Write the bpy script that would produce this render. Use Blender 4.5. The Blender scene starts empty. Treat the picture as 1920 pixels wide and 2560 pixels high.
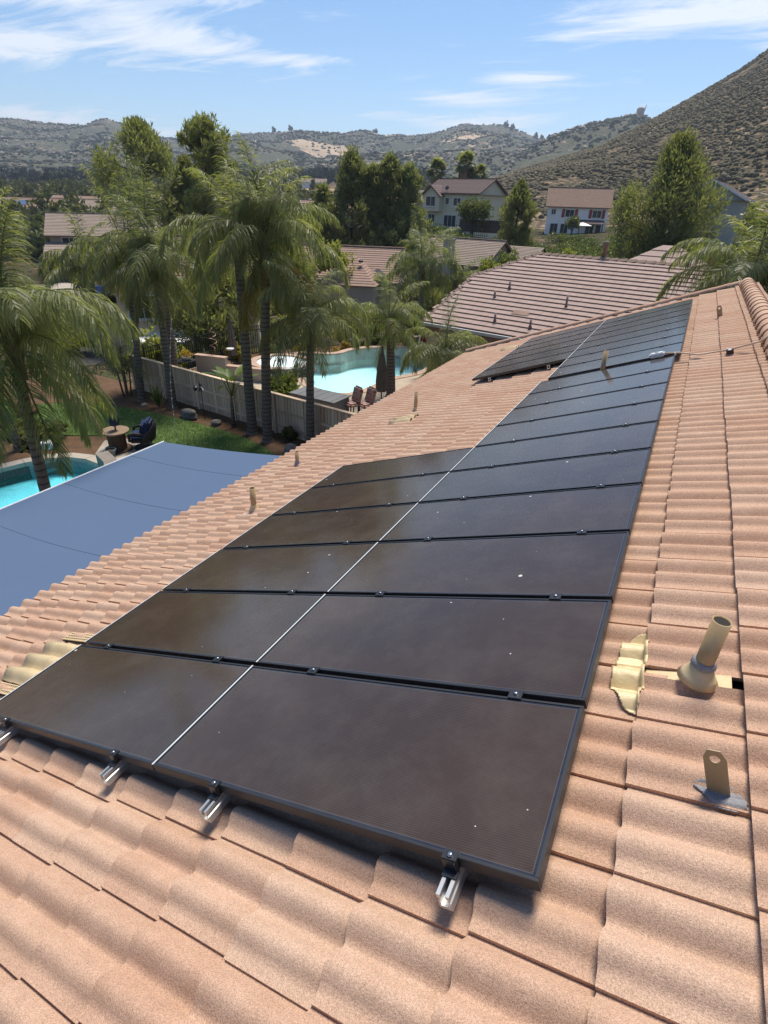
import bpy, bmesh, math, random
import numpy as np
from mathutils import Vector, Matrix, Euler
from mathutils.geometry import tessellate_polygon

SC = bpy.context.scene
COL = SC.collection
R = math.radians
PI = math.pi

# ------------------------------------------------------------------ camera
cam_d = bpy.data.cameras.new('camera')
cam = bpy.data.objects.new('camera', cam_d)
COL.objects.link(cam)
SC.camera = cam
cam_d.sensor_fit = 'HORIZONTAL'
cam_d.sensor_width = 36.0
cam_d.lens = 36.0 * 1357.8 / 1920.0
cam_d.clip_start = 0.05
cam_d.clip_end = 20000
CAM = Vector((-0.0414, -0.8689, 7.1185))
_r = Vector((0.883597, 0.46736144, 0.02880316))
_d = Vector((0.25342671, -0.42559284, -0.86870343))
_f = Vector((-0.39374006, 0.77488323, -0.49449443))
m = Matrix((( _r.x, -_d.x, -_f.x), (_r.y, -_d.y, -_f.y), (_r.z, -_d.z, -_f.z)))
cam.matrix_world = Matrix.Translation(CAM) @ m.to_4x4()

# ------------------------------------------------------------------ world, sun, exposure
SUN_AZ = -6.0      # degrees from +Y towards +X
SUN_EL = 66.0
SC.view_settings.view_transform = 'Standard'
SC.view_settings.look = 'None'
SC.view_settings.gamma = 1.0
SC.view_settings.use_curve_mapping = False
SC.view_settings.exposure = 1.46
SKY_STRENGTH = 0.053
SUN_STRENGTH = 2.3
SUN_ANGLE = 20.0

world = bpy.data.worlds.new('World')
SC.world = world
world.use_nodes = True
wn, wl = world.node_tree.nodes, world.node_tree.links
wn.clear()
def wnode(t, **k):
    n = wn.new(t)
    for a, b in k.items(): setattr(n, a, b)
    return n
w_out = wnode('ShaderNodeOutputWorld')
w_bg = wnode('ShaderNodeBackground')
w_bg.inputs['Strength'].default_value = SKY_STRENGTH
w_sky = wnode('ShaderNodeTexSky', sky_type='NISHITA', sun_disc=False)
w_sky.sun_elevation = R(SUN_EL)
w_sky.sun_rotation = R(SUN_AZ)
w_sky.altitude = 500
w_sky.air_density = 1.0
w_sky.dust_density = 0.15
w_sky.ozone_density = 2.6
w_tc = wnode('ShaderNodeTexCoord')
def wmath(op, a, b=None, clamp=False):
    n = wnode('ShaderNodeMath', operation=op, use_clamp=clamp)
    for i, v in enumerate((a, b)):
        if v is None: continue
        if isinstance(v, (int, float)): n.inputs[i].default_value = v
        else: wl.new(v, n.inputs[i])
    return n.outputs[0]
sep = wnode('ShaderNodeSeparateXYZ')
wl.new(w_tc.outputs['Generated'], sep.inputs[0])
# thin stratus sheet: the view direction cut with a flat layer, stretched along the wind
zz = wmath('ADD', wmath('MAXIMUM', sep.outputs[2], 0.0), 0.06)
px = wmath('DIVIDE', sep.outputs[0], zz)
py = wmath('DIVIDE', sep.outputs[1], zz)
comb = wnode('ShaderNodeCombineXYZ')
wl.new(px, comb.inputs[0]); wl.new(py, comb.inputs[1])
mp = wnode('ShaderNodeMapping')
mp.inputs['Rotation'].default_value = (0, 0, R(24))
mp.inputs['Scale'].default_value = (0.40, 1.15, 1)
wl.new(comb.outputs[0], mp.inputs[0])
nz = wnode('ShaderNodeTexNoise')
nz.inputs['Scale'].default_value = 2.3
nz.inputs['Detail'].default_value = 9.0
nz.inputs['Roughness'].default_value = 0.66
nz.inputs['Distortion'].default_value = 1.1
wl.new(mp.outputs[0], nz.inputs['Vector'])
# where the cloud banks stand (azimuth, elevation, widths)
az_ = wmath('ARCTAN2', sep.outputs[0], sep.outputs[1])
el_ = wmath('ARCSINE', sep.outputs[2])
banks = [(-45.5, 10.4, 5.5, 1.2, 1.05), (-57.0, 9.2, 7.5, 1.2, 1.0), (-55.0, 12.2, 10.0, 1.0, 1.05), (-43, 13.2, 6, .8, .8),
         (-4.0, 12.7, 10.0, 1.6, 1.15), (5.0, 10.9, 5.0, 1.4, 1.0), (-16.8, 9.0, 5.0, .5, .85), (-21.5, 7.8, 5.0, .5, .85),
         (-21.0, 6.0, 8.0, .8, .9), (-55.0, 4.7, 9.0, .8, .8), (-36.5, 9.9, 4.0, .5, .75), (-49, 4.2, 5, .6, .5),
         (30, 9, 14, 2.2, .8), (75, 14, 18, 3, .8), (-90, 9, 14, 2.4, .8), (-130, 15, 20, 3, .8), (150, 12, 20, 3, .8), (-70, 26, 16, 4, .6), (10, 30, 18, 4, .6), (100, 35, 20, 5, .6), (-30, 45, 24, 5, .55)]
tot = None
for a, e, wa, we, amp in banks:
    da = wmath('DIVIDE', wmath('SUBTRACT', az_, R(a)), R(wa))
    de = wmath('DIVIDE', wmath('SUBTRACT', el_, R(e)), R(we))
    g = wmath('MULTIPLY', wmath('EXPONENT', wmath('MULTIPLY', wmath('ADD', wmath('MULTIPLY', da, da), wmath('MULTIPLY', de, de)), -1.0)), amp)
    tot = g if tot is None else wmath('ADD', tot, g)
dens = wmath('SUBTRACT', wmath('ADD', nz.outputs[0], wmath('MULTIPLY', tot, 0.36)), 0.60)
dens = wmath('MULTIPLY', dens, 4.2, clamp=True)
dens = wmath('MULTIPLY', dens, 0.86)
w_mix = wnode('ShaderNodeMix', data_type='RGBA')
w_mix.inputs['B'].default_value = (7.2, 7.5, 7.9, 1)
wl.new(dens, w_mix.inputs['Factor'])
w_hs = wnode('ShaderNodeHueSaturation')
w_hs.inputs['Saturation'].default_value = 1.16
w_hs.inputs['Value'].default_value = 1.0
wl.new(w_sky.outputs[0], w_hs.inputs['Color'])
wl.new(w_hs.outputs[0], w_mix.inputs['A'])
wl.new(w_mix.outputs['Result'], w_bg.inputs['Color'])
wl.new(w_bg.outputs[0], w_out.inputs[0])
world.cycles.sampling_method = 'MANUAL'
world.cycles.sample_map_resolution = 1024

sun_d = bpy.data.lights.new('sun', 'SUN')
sun_d.energy = SUN_STRENGTH
sun_d.angle = R(SUN_ANGLE)
sun_d.color = (1.0, 0.92, 0.80)
sun = bpy.data.objects.new('sun', sun_d)
COL.objects.link(sun)
sdir = Vector((math.sin(R(SUN_AZ)) * math.cos(R(SUN_EL)), math.cos(R(SUN_AZ)) * math.cos(R(SUN_EL)), math.sin(R(SUN_EL))))
sun.rotation_euler = sdir.to_track_quat('Z', 'Y').to_euler()
sun.location = (-40, 40, 60)

SC.render.engine = 'CYCLES'
SC.cycles.use_denoising = True
SC.cycles.denoising_input_passes = 'RGB_ALBEDO_NORMAL'
SC.cycles.denoising_prefilter = 'NONE'
SC.cycles.denoiser = 'OPENIMAGEDENOISE'
SC.cycles.max_bounces = 8
SC.cycles.diffuse_bounces = 3
SC.cycles.glossy_bounces = 3
SC.cycles.transparent_max_bounces = 12
SC.cycles.volume_bounces = 0
SC.cycles.sample_clamp_indirect = 6.0

# ------------------------------------------------------------------ helpers
def link(o, parent=None):
    COL.objects.link(o)
    if parent is not None: o.parent = parent
    return o

def tag(o, label=None, cat=None, group=None, kind=None):
    if label: o['label'] = label
    if cat: o['category'] = cat
    if group: o['group'] = group
    if kind: o['kind'] = kind
    return o

def thing(name, label, cat, loc=(0, 0, 0), rot=(0, 0, 0), group=None):
    o = bpy.data.objects.new(name, None)
    link(o)
    o.location = loc
    o.rotation_euler = rot
    o.empty_display_size = 0.2
    return tag(o, label, cat, group)

def mobj(name, me, parent=None, loc=None, rot=None):
    o = bpy.data.objects.new(name, me)
    link(o, parent)
    if loc is not None: o.location = loc
    if rot is not None: o.rotation_euler = rot
    return o

def npmesh(name, V, F, mat=None, smooth=False):
    """V (n,3) array; F list of index arrays with equal length per block"""
    me = bpy.data.meshes.new(name)
    V = np.asarray(V, np.float32)
    if not isinstance(F, list): F = [F]
    F = [np.asarray(f, np.int32) for f in F if len(f)]
    nl = sum(f.size for f in F); nf = sum(len(f) for f in F)
    me.vertices.add(len(V)); me.vertices.foreach_set('co', V.ravel())
    me.loops.add(nl); me.polygons.add(nf)
    me.loops.foreach_set('vertex_index', np.concatenate([f.ravel() for f in F]))
    starts = []; s = 0
    for f in F:
        k = f.shape[1]
        starts.append(s + np.arange(len(f)) * k); s += f.size
    me.polygons.foreach_set('loop_start', np.concatenate(starts).astype(np.int32))
    me.polygons.foreach_set('use_smooth', np.full(nf, bool(smooth)))
    me.update(calc_edges=True)
    me.validate(verbose=False)
    if mat: me.materials.append(mat)
    return me

class MB:
    def __init__(s): s.v = []; s.f = []; s.sm = []
    def add(s, vs, fs, smooth=False):
        b = len(s.v); s.v += [tuple(v) for v in vs]
        s.f += [tuple(i + b for i in f) for f in fs]; s.sm += [smooth] * len(fs)
        return s
    def box(s, c, size, rz=0, rot=None):
        M = (rot if rot is not None else Matrix.Rotation(rz, 3, 'Z'))
        c = Vector(c); x, y, z = (q / 2 for q in size)
        vs = [c + M @ Vector(p) for p in ((-x,-y,-z),(x,-y,-z),(x,y,-z),(-x,y,-z),(-x,-y,z),(x,-y,z),(x,y,z),(-x,y,z))]
        return s.add(vs, [(3,2,1,0),(4,5,6,7),(0,1,5,4),(1,2,6,5),(2,3,7,6),(3,0,4,7)])
    def bar(s, a, b, w, h=None, up=(0,0,1)):
        a = Vector(a); b = Vector(b); d = (b - a); L = d.length
        if L < 1e-6: return s
        d.normalize(); u = Vector(up)
        if abs(d.dot(u)) > .98: u = Vector((1,0,0))
        x = d.cross(u).normalized(); y = x.cross(d).normalized()
        M = Matrix((x, d, y)).transposed()
        return s.box((a + b) / 2, (w, L, h or w), rot=M)
    def tube(s, pts, rad, n=10, caps=True, smooth=True):
        pts = [Vector(p) for p in pts]
        if isinstance(rad, (int, float)): rad = [rad] * len(pts)
        vs = []; prev = None
        for i, p in enumerate(pts):
            d = (pts[min(i+1, len(pts)-1)] - pts[max(i-1, 0)]).normalized()
            ref = Vector((0,0,1)) if abs(d.z) < .9 else Vector((1,0,0))
            if prev is not None: ref = prev
            x = (ref - d * ref.dot(d)).normalized(); prev = x
            y = d.cross(x)
            for k in range(n):
                a = 2*PI*k/n
                vs.append(p + (x*math.cos(a) + y*math.sin(a)) * rad[i])
        fs = []
        for i in range(len(pts)-1):
            for k in range(n):
                fs.append((i*n+k, i*n+(k+1)%n, (i+1)*n+(k+1)%n, (i+1)*n+k))
        s.add(vs, fs, smooth)
        if caps:
            b = len(s.v) - len(vs)
            s.f.append(tuple(b + k for k in reversed(range(n)))); s.sm.append(False)
            e = b + (len(pts)-1)*n
            s.f.append(tuple(e + k for k in range(n))); s.sm.append(False)
        return s
    def lathe(s, prof, c=(0,0,0), n=20, smooth=True):
        vs = []; fs = []
        for r, z in prof:
            for k in range(n):
                a = 2*PI*k/n; vs.append((c[0]+r*math.cos(a), c[1]+r*math.sin(a), c[2]+z))
        for i in range(len(prof)-1):
            for k in range(n): fs.append((i*n+k, i*n+(k+1)%n, (i+1)*n+(k+1)%n, (i+1)*n+k))
        s.add(vs, fs, smooth); b = len(s.v) - len(vs)
        if prof[0][0] > 1e-4: s.f.append(tuple(b+k for k in reversed(range(n)))); s.sm.append(False)
        if prof[-1][0] > 1e-4: s.f.append(tuple(b+(len(prof)-1)*n+k for k in range(n))); s.sm.append(False)
        return s
    def slab(s, outer, z0, z1, holes=()):
        loops = [[Vector((x, y, 0)) for x, y in outer]] + [[Vector((x, y, 0)) for x, y in h] for h in holes]
        flat = [p for l in loops for p in l]
        tris = tessellate_polygon(loops)
        vs = [(p.x, p.y, z1) for p in flat]; fs = []
        for t in tris:
            a, b, c = (flat[i] for i in t)
            if (b-a).cross(c-a).z < 0: t = (t[0], t[2], t[1])
            fs.append(tuple(t))
        s.add(vs, fs)
        for l in loops:
            n = len(l)
            vs = [(p.x, p.y, z0) for p in l] + [(p.x, p.y, z1) for p in l]
            s.add(vs, [(i, (i+1)%n, (i+1)%n+n, i+n) for i in range(n)])
        return s
    def mesh(s, name, mat=None, bevel=0):
        me = bpy.data.meshes.new(name)
        me.from_pydata(s.v, [], s.f)
        me.polygons.foreach_set('use_smooth', s.sm)
        if bevel:
            bm = bmesh.new(); bm.from_mesh(me)
            bmesh.ops.bevel(bm, geom=list(bm.edges), offset=bevel, segments=2, affect='EDGES', clamp_overlap=True)
            bm.to_mesh(me); bm.free()
        me.update()
        if mat: me.materials.append(mat)
        return me
    def build(s, name, mat=None, parent=None, loc=None, rot=None, bevel=0):
        return mobj(name, s.mesh(name, mat, bevel), parent, loc, rot)

# ------------------------------------------------------------------ materials
MATS = {}
class NT:
    def __init__(s, name):
        s.m = bpy.data.materials.new(name); s.m.use_nodes = True
        s.n = s.m.node_tree.nodes; s.l = s.m.node_tree.links
        s.n.clear(); s.out = s.n.new('ShaderNodeOutputMaterial')
    def node(s, t, ins=None, **k):
        n = s.n.new(t)
        for a, b in k.items(): setattr(n, a, b)
        for a, b in (ins or {}).items():
            sk = n.inputs[a]
            if hasattr(b, 'is_output'): s.l.new(b, sk)
            else: sk.default_value = b
        return n
    def coord(s, which='Object'): return s.node('ShaderNodeTexCoord').outputs[which]
    def noise(s, vec, scale, detail=3, rough=.5, dist=0):
        return s.node('ShaderNodeTexNoise', {'Vector': vec, 'Scale': scale, 'Detail': detail, 'Roughness': rough, 'Distortion': dist}).outputs[0]
    def ramp(s, fac, stops):
        n = s.node('ShaderNodeValToRGB', {'Fac': fac}); cr = n.color_ramp
        while len(cr.elements) < len(stops): cr.elements.new(.5)
        for e, (p, c) in zip(cr.elements, stops):
            e.position = p; e.color = tuple(c) + (1,) if len(c) == 3 else c
        return n.outputs[0]
    def mix(s, f, a, b, mode='MIX'):
        n = s.node('ShaderNodeMix', data_type='RGBA', blend_type=mode)
        for k, v in (('Factor', f), ('A', a), ('B', b)):
            sk = n.inputs[k]
            if k != 'Factor':
                sk = [q for q in n.inputs if q.name == k and q.type == 'RGBA'][0]
            else: sk = n.inputs[0]
            if hasattr(v, 'is_output'): s.l.new(v, sk)
            elif k == 'Factor': sk.default_value = v
            else: sk.default_value = tuple(v) + (1,)
        return n.outputs['Result']
    def math(s, op, a, b=None, clamp=False):
        n = s.node('ShaderNodeMath', operation=op, use_clamp=clamp)
        for i, v in enumerate((a, b)):
            if v is None: continue
            if hasattr(v, 'is_output'): s.l.new(v, n.inputs[i])
            else: n.inputs[i].default_value = v
        return n.outputs[0]
    def mapping(s, vec, scale=(1,1,1), rot=(0,0,0), loc=(0,0,0)):
        return s.node('ShaderNodeMapping', {'Vector': vec, 'Scale': scale, 'Rotation': rot, 'Location': loc}).outputs[0]
    def bump(s, h, strength=.3, dist=.01, normal=None):
        d = {'Height': h, 'Strength': strength, 'Distance': dist}
        if normal is not None: d['Normal'] = normal
        return s.node('ShaderNodeBump', d).outputs[0]
    def bsdf(s, color, rough=.7, spec=.4, metal=0, normal=None, **extra):
        d = {'Base Color': color if hasattr(color, 'is_output') else tuple(color) + (1,), 'Roughness': rough, 'Specular IOR Level': spec, 'Metallic': metal}
        if normal is not None: d['Normal'] = normal
        d.update(extra)
        return s.node('ShaderNodeBsdfPrincipled', d)
    def done(s, sh):
        s.l.new(sh.outputs[0] if hasattr(sh, 'outputs') else sh, s.out.inputs[0]); return s.m

def pm(name, c1, c2=None, scale=6, rough=.75, spec=.3, metal=0, bump=.15, bdist=.01, detail=5, coord='Object', objrand=0.0, fine=None, stretch=(1,1,1)):
    """plain procedural: two colours mixed by noise, fine grain, bump"""
    if name in MATS: return MATS[name]
    t = NT(name); v = t.mapping(t.coord(coord), stretch)
    c2 = c2 or tuple(q * .75 for q in c1)
    n = t.noise(v, scale, detail, .6)
    col = t.mix(t.ramp(n, [(.3, (0,0,0)), (.7, (1,1,1))]), c1, c2)
    g = t.noise(v, fine or scale * 14, 3, .6)
    col = t.mix(.18, col, t.ramp(g, [(.25, (.25,.25,.25)), (.75, (1,1,1))]), 'MULTIPLY')
    if objrand:
        rnd = t.node('ShaderNodeObjectInfo').outputs['Random']
        hv = t.node('ShaderNodeHueSaturation', {'Color': col, 'Value': t.math('ADD', t.math('MULTIPLY', rnd, objrand), 1 - objrand/2)})
        col = hv.outputs[0]
    nm = t.bump(t.math('ADD', n, t.math('MULTIPLY', g, .5)), bump, bdist) if bump else None
    MATS[name] = t.done(t.bsdf(col, rough, spec, metal, nm))
    return MATS[name]

def leafmat(name, c1, c2, trans=.35, rough=.5, scale=1.2, spec=.3, tip=None):
    if name in MATS: return MATS[name]
    t = NT(name); v = t.coord('Object')
    n = t.noise(v, scale, 4, .6)
    rnd = t.node('ShaderNodeObjectInfo').outputs['Random']
    pi = t.node('ShaderNodeNewGeometry').outputs['Random Per Island']
    f = t.math('ADD', t.math('MULTIPLY', n, .6), t.math('MULTIPLY', pi, .45), True)
    col = t.mix(f, c1, c2)
    col = t.node('ShaderNodeHueSaturation', {'Color': col, 'Value': t.math('ADD', t.math('MULTIPLY', rnd, .35), .83), 'Hue': t.math('ADD', t.math('MULTIPLY', rnd, .02), .49)}).outputs[0]
    p = t.bsdf(col, rough, spec)
    tr = t.node('ShaderNodeBsdfTranslucent', {'Color': t.mix(.55, col, (.5, .55, .08), 'MIX')})
    MATS[name] = t.done(t.node('ShaderNodeMixShader', {0: trans, 1: p.outputs[0], 2: tr.outputs[0]}))
    return MATS[name]

def simple(name, c, rough=.5, spec=.4, metal=0):
    if name in MATS: return MATS[name]
    t = NT(name)
    v = t.coord(); n = t.noise(v, 12, 3)
    col = t.mix(.25, c, t.ramp(n, [(.3, tuple(q*.7 for q in c)), (.7, tuple(min(1, q*1.12) for q in c))]))
    MATS[name] = t.done(t.bsdf(col, rough, spec, metal))
    return MATS[name]

# ------------------------------------------------------------------ terrain
rng = np.random.default_rng(7)
def vnoise(x, y, seed=0):
    """smooth value noise on arrays"""
    xi = np.floor(x).astype(np.int64); yi = np.floor(y).astype(np.int64)
    fx = x - xi; fy = y - yi
    fx = fx*fx*(3-2*fx); fy = fy*fy*(3-2*fy)
    def h(a, b):
        q = (a*374761393 + b*668265263 + seed*974711) & 0x7fffffff
        q = ((q ^ (q >> 13)) * 1274126177) & 0x7fffffff
        return ((q ^ (q >> 16)) & 0xffff) / 65535.0
    return (h(xi,yi)*(1-fx)+h(xi+1,yi)*fx)*(1-fy) + (h(xi,yi+1)*(1-fx)+h(xi+1,yi+1)*fx)*fy
def fbm(x, y, seed=0, o=5):
    s = 0; a = .5
    for k in range(o):
        s = s + a*vnoise(x*2**k, y*2**k, seed+k); a *= .5
    return s
DN = np.array([0, 27, 34, 42, 55, 70, 90, 112, 160, 250, 400, 620], float)
AZN = np.array([-180, -75, -58, -42, -32, -24, -14, -4, 20, 180], float)
ZT = np.array([
    [-1.7, -1.7, -1.2, -2.6, -2.8, -2.8, -2.6, -1.5, 1.0, 3.0, 7.0, 12.0],
    [-1.7, -1.7, -1.2, -2.8, -3.0, -2.9, -2.7, -1.5, 1.0, 3.0, 7.0, 12.0],
    [-1.7, -1.7, -1.2, -3.0, -3.0, -2.9, -2.7, -1.5, 1.0, 3.0, 7.0, 13.0],
    [-1.7, -1.7, -1.0, -2.4, -2.4, -1.5, -.5, 1.0, 2.5, 4.5, 10.0, 20.0],
    [-1.7, -1.7, -.8, -1.8, -1.8, -1.0, 1.6, 3.0, 4.5, 7.0, 14.0, 25.0],
    [-1.7, -1.7, -.6, -1.2, -1.2, -.8, 2.6, 3.8, 5.5, 8.5, 16.0, 27.0],
    [-1.7, -1.7, -.2, -.6, -.4, .2, 1.0, 1.4, 2.4, 11.5, 20.0, 27.0],
    [-1.7, -1.7, -.2, -.4, .2, 1.0, 2.6, 2.8, 4.0, 12.0, 20.0, 27.0],
    [-1.7, -1.7, -.2, .2, 1.2, 3.0, 4.2, 6.0, 10.5, 14.0, 20.0, 27.0],
    [-1.7, -1.7, -1.2, -1.6, -1.8, -1.8, -1.6, -1.0, 1.0, 3.0, 7.0, 12.0]])
FAR = np.array([(-180,.06),(-120,.07),(-80,.075),(-65,.085),(-57.9,.0817),(-55.9,.0806),(-53.4,.0786),(-52.2,.0784),(-51.4,.083),(-50.6,.0866),(-49.4,.0817),(-47.4,.0702),(-44.5,.070),(-42.2,.0749),(-40.3,.0822),(-35.2,.0907),(-33.6,.086),(-32.4,.0879),(-29.6,.0925),(-28,.088),(-26.4,.0883),(-23.6,.0936),(-21.3,.1058),(-19.5,.1062),(-17.9,.1055),(-15.3,.0918),(-14.4,.0868),(-12,.088),(-6,.08),(20,.08),(60,.05),(180,.06)])
MID = np.array([(-180,0),(-19,0),(-16,.072),(-14.5,.0868),(-11.65,.1033),(-8.55,.1149),(-7.36,.1179),(-6.44,.1134),(-4,.10),(5,.08),(20,0),(180,0)])
NEARH = np.array([(-180,0),(-24,0),(-20,.022),(-17.6,.0363),(-13.1,.0605),(-9.5,.0794),(-6.4,.1087),(-3.5,.1364),(-.8,.1626),(.6,.1805),(4,.215),(9,.25),(16,.27),(30,.24),(55,.12),(75,.03),(90,0),(180,0)])
EYE = CAM.z
def sstep(a, b, x):
    t = np.clip((x-a)/(b-a), 0, 1); return t*t*(3-2*t)
def terrain_z(az, D):
    ia = np.clip(np.searchsorted(AZN, az) - 1, 0, len(AZN)-2); ta = (az-AZN[ia])/(AZN[ia+1]-AZN[ia]); ta = ta*ta*(3-2*ta)
    jd = np.clip(np.searchsorted(DN, D) - 1, 0, len(DN)-2); td = np.clip((D-DN[jd])/(DN[jd+1]-DN[jd]), 0, 1)
    b = (ZT[ia,jd]*(1-ta)+ZT[ia+1,jd]*ta)*(1-td) + (ZT[ia,jd+1]*(1-ta)+ZT[ia+1,jd+1]*ta)*td
    X = np.sin(np.radians(az))*D; Y = np.cos(np.radians(az))*D
    # far range
    tf = np.interp(az, FAR[:,0], FAR[:,1]); zf = EYE + tf*1800
    rise = np.clip((D-640)/(1800-640), 0, 1)
    und = (fbm(X/260, Y/260, 3) - .5)
    z = np.where(D > 620, b + (zf-b)*(rise**1.15) + und*110*np.sin(np.clip(rise,0,1)*PI)**.8, b)
    z = np.where(D > 1800, zf - (D-1800)*.08 + und*20, z)
    tm = np.interp(az, MID[:,0], MID[:,1]); zm = EYE + tm*1000
    rm = np.clip((D-480)/(1000-480), 0, 1)
    hm = b + (zm-b)*rm**1.05 + (fbm(X/130, Y/130, 9)-.5)*40*np.sin(rm*PI)
    hm = np.where(D > 1000, zm-(D-1000)*.25, hm)
    z = np.where(tm > .01, np.maximum(z, hm), z)
    tn = np.interp(az, NEARH[:,0], NEARH[:,1])
    D0 = 165.0; D1 = 470.0
    zn = EYE + tn*D1
    rn = np.clip((D-D0)/(D1-D0), 0, 1)
    hn = b + (zn-b)*rn**1.12 + (fbm(X/60, Y/60, 21)-.5)*9*np.sin(rn*PI)
    hn = np.where(D > D1, zn-(D-D1)*.30, hn)
    z = np.where(tn > .005, np.maximum(z, hn), z)
    # gentle unevenness of the open ground
    z = z + np.where(D > 34, (fbm(X/14, Y/14, 33)-.5)*.5, 0)
    return z
def tz(x, y):
    dx = x - CAM.x; dy = y - CAM.y
    return float(terrain_z(np.array([math.degrees(math.atan2(dx, dy))]), np.array([math.hypot(dx, dy)]))[0])
AZG = np.concatenate([np.arange(-180, -66, 3.0), np.arange(-66, 12, .3), np.arange(12, 180.1, 3.0)])
def terrain_sheet(name, Ds, mat, azs=AZG):
    A, Dg = np.meshgrid(azs, Ds)
    Z = terrain_z(A.ravel(), Dg.ravel())
    X = CAM.x + np.sin(np.radians(A.ravel()))*Dg.ravel(); Y = CAM.y + np.cos(np.radians(A.ravel()))*Dg.ravel()
    na, nd = len(azs), len(Ds)
    i, j = np.meshgrid(np.arange(nd-1), np.arange(na-1), indexing='ij'); i = i.ravel(); j = j.ravel()
    F = np.stack([i*na+j, (i+1)*na+j, (i+1)*na+j+1, i*na+j+1], 1)
    o = mobj(name, npmesh(name, np.stack([X, Y, Z], 1), F[:, ::-1].copy(), mat, True))
    return tag(o, kind='structure')

def hill_mat(name, soil1, soil2, shrub1, shrub2, ssc, lo, hi, big):
    t = NT(name); v = t.coord('Object')
    a = t.noise(v, ssc, 4, .65); b = t.noise(v, big, 4, .6); c = t.noise(v, ssc*3.1, 3, .7)
    soil = t.mix(t.ramp(b, [(.35,(0,0,0)),(.65,(1,1,1))]), soil1, soil2)
    shrub = t.mix(c, shrub1, shrub2)
    mask = t.math('ADD', t.math('ADD', t.math('MULTIPLY', a, .7), t.math('MULTIPLY', b, .5)), t.math('MULTIPLY', c, .25))
    mask = t.ramp(mask, [(lo,(0,0,0)),(hi,(1,1,1))])
    col = t.mix(mask, soil, shrub)
    nm = t.bump(t.math('ADD', mask, t.math('MULTIPLY', c, .6)), 1.0, 1.0/ssc*.35)
    MATS[name] = t.done(t.bsdf(col, .95, .05, 0, nm)); return MATS[name]
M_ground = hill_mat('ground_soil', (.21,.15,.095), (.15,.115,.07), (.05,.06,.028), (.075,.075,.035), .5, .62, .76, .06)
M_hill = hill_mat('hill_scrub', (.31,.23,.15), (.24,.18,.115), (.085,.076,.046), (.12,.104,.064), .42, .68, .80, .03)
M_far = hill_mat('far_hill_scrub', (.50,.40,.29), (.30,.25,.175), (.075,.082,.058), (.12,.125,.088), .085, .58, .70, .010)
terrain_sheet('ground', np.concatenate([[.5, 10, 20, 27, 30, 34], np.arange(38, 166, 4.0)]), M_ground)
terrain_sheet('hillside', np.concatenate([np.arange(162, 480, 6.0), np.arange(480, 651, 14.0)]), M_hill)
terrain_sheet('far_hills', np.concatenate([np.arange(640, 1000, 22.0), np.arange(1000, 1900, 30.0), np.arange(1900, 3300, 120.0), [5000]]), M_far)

# ------------------------------------------------------------------ yards
OWN_POOL = [(-16.65,3.0),(-16.75,5.0),(-16.6,6.6),(-16.15,7.9),(-15.3,8.5),(-14.0,8.35),(-12.9,7.5),(-12.0,6.3),(-11.5,4.6),(-11.5,2.5),(-12.3,.5),(-14,-.5),(-15.6,.8)]
NB_POOL = [(-13.9,18.6),(-12.8,18.2),(-11.8,18.25),(-11.5,19.3),(-11.44,20.5),(-11.5,21.5),(-10.8,22.7),(-10.6,24.0),(-11.1,25.6),(-12.2,26.0),(-13.3,25.4),(-14.3,24.6),(-14.78,23.6),(-14.72,22.6),(-15.6,22.0),(-16.5,21.75),(-16.6,21.0),(-15.6,20.6),(-14.9,19.7)]
def smooth_loop(p, it=2):
    for _ in range(it):
        q = []
        for i in range(len(p)):
            a = p[i]; b = p[(i+1) % len(p)]
            q += [(a[0]*.75+b[0]*.25, a[1]*.75+b[1]*.25), (a[0]*.25+b[0]*.75, a[1]*.25+b[1]*.75)]
        p = q
    return p
OWN_POOL = smooth_loop(OWN_POOL); NB_POOL = smooth_loop(NB_POOL)

M_soil = pm('bed_soil', (.165,.098,.058), (.095,.060,.038), 2.2, .95, .1, bump=.8, bdist=.05, fine=26)
M_turf = pm('turf', (.13,.20,.062), (.095,.155,.048), 1.3, .9, .1, bump=.7, bdist=.03, fine=60)
M_conc = pm('concrete', (.42,.37,.31), (.34,.30,.25), 1.2, .85, .2, bump=.12, fine=60)
M_deck = pm('pool_deck_stone', (.46,.38,.29), (.37,.30,.23), 1.5, .85, .2, bump=.12, fine=50)
FY = lambda x: 12.95 + (-7.6 - x) * (1.3/12.0)       # the wooden fence line
s = MB().slab([(-4.5,-8),(-4.5,13.2),(-7.6,FY(-7.6)+.3),(-19.6,FY(-19.6)+.3),(-27,14.9),(-27,-8)], -1.6, 0, [OWN_POOL])
tag(s.build('soil_bed', M_soil), kind='structure')
lawn_poly = smooth_loop([(-21.8,9.0),(-21.0,11.2),(-18.3,12.35),(-15.4,12.55),(-12.4,12.45),(-10.5,11.85),(-8.4,10.4),(-7.4,8.2),(-9.6,7.6),(-12.6,9.0),(-14.1,10.45),(-15.7,10.5),(-16.9,9.6),(-18.6,8.7),(-20.4,8.3)], 2)
tag(MB().slab(lawn_poly, -.05, .03).build('lawn', M_turf), kind='structure')
patio_poly = [(-15.9,9.75),(-15.3,10.35),(-14.2,10.3),(-12.6,8.9),(-9.6,7.5),(-4.6,6.2),(-4.6,-7.5),(-15.0,-7.5),(-16.6,.0),(-12.2,-.1),(-11.2,2.5),(-11.2,4.7),(-11.7,6.5),(-12.6,7.75),(-13.9,8.65),(-15.2,8.85)]
tag(MB().slab(patio_poly, -.1, .016).build('patio', M_conc), kind='structure')
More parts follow.
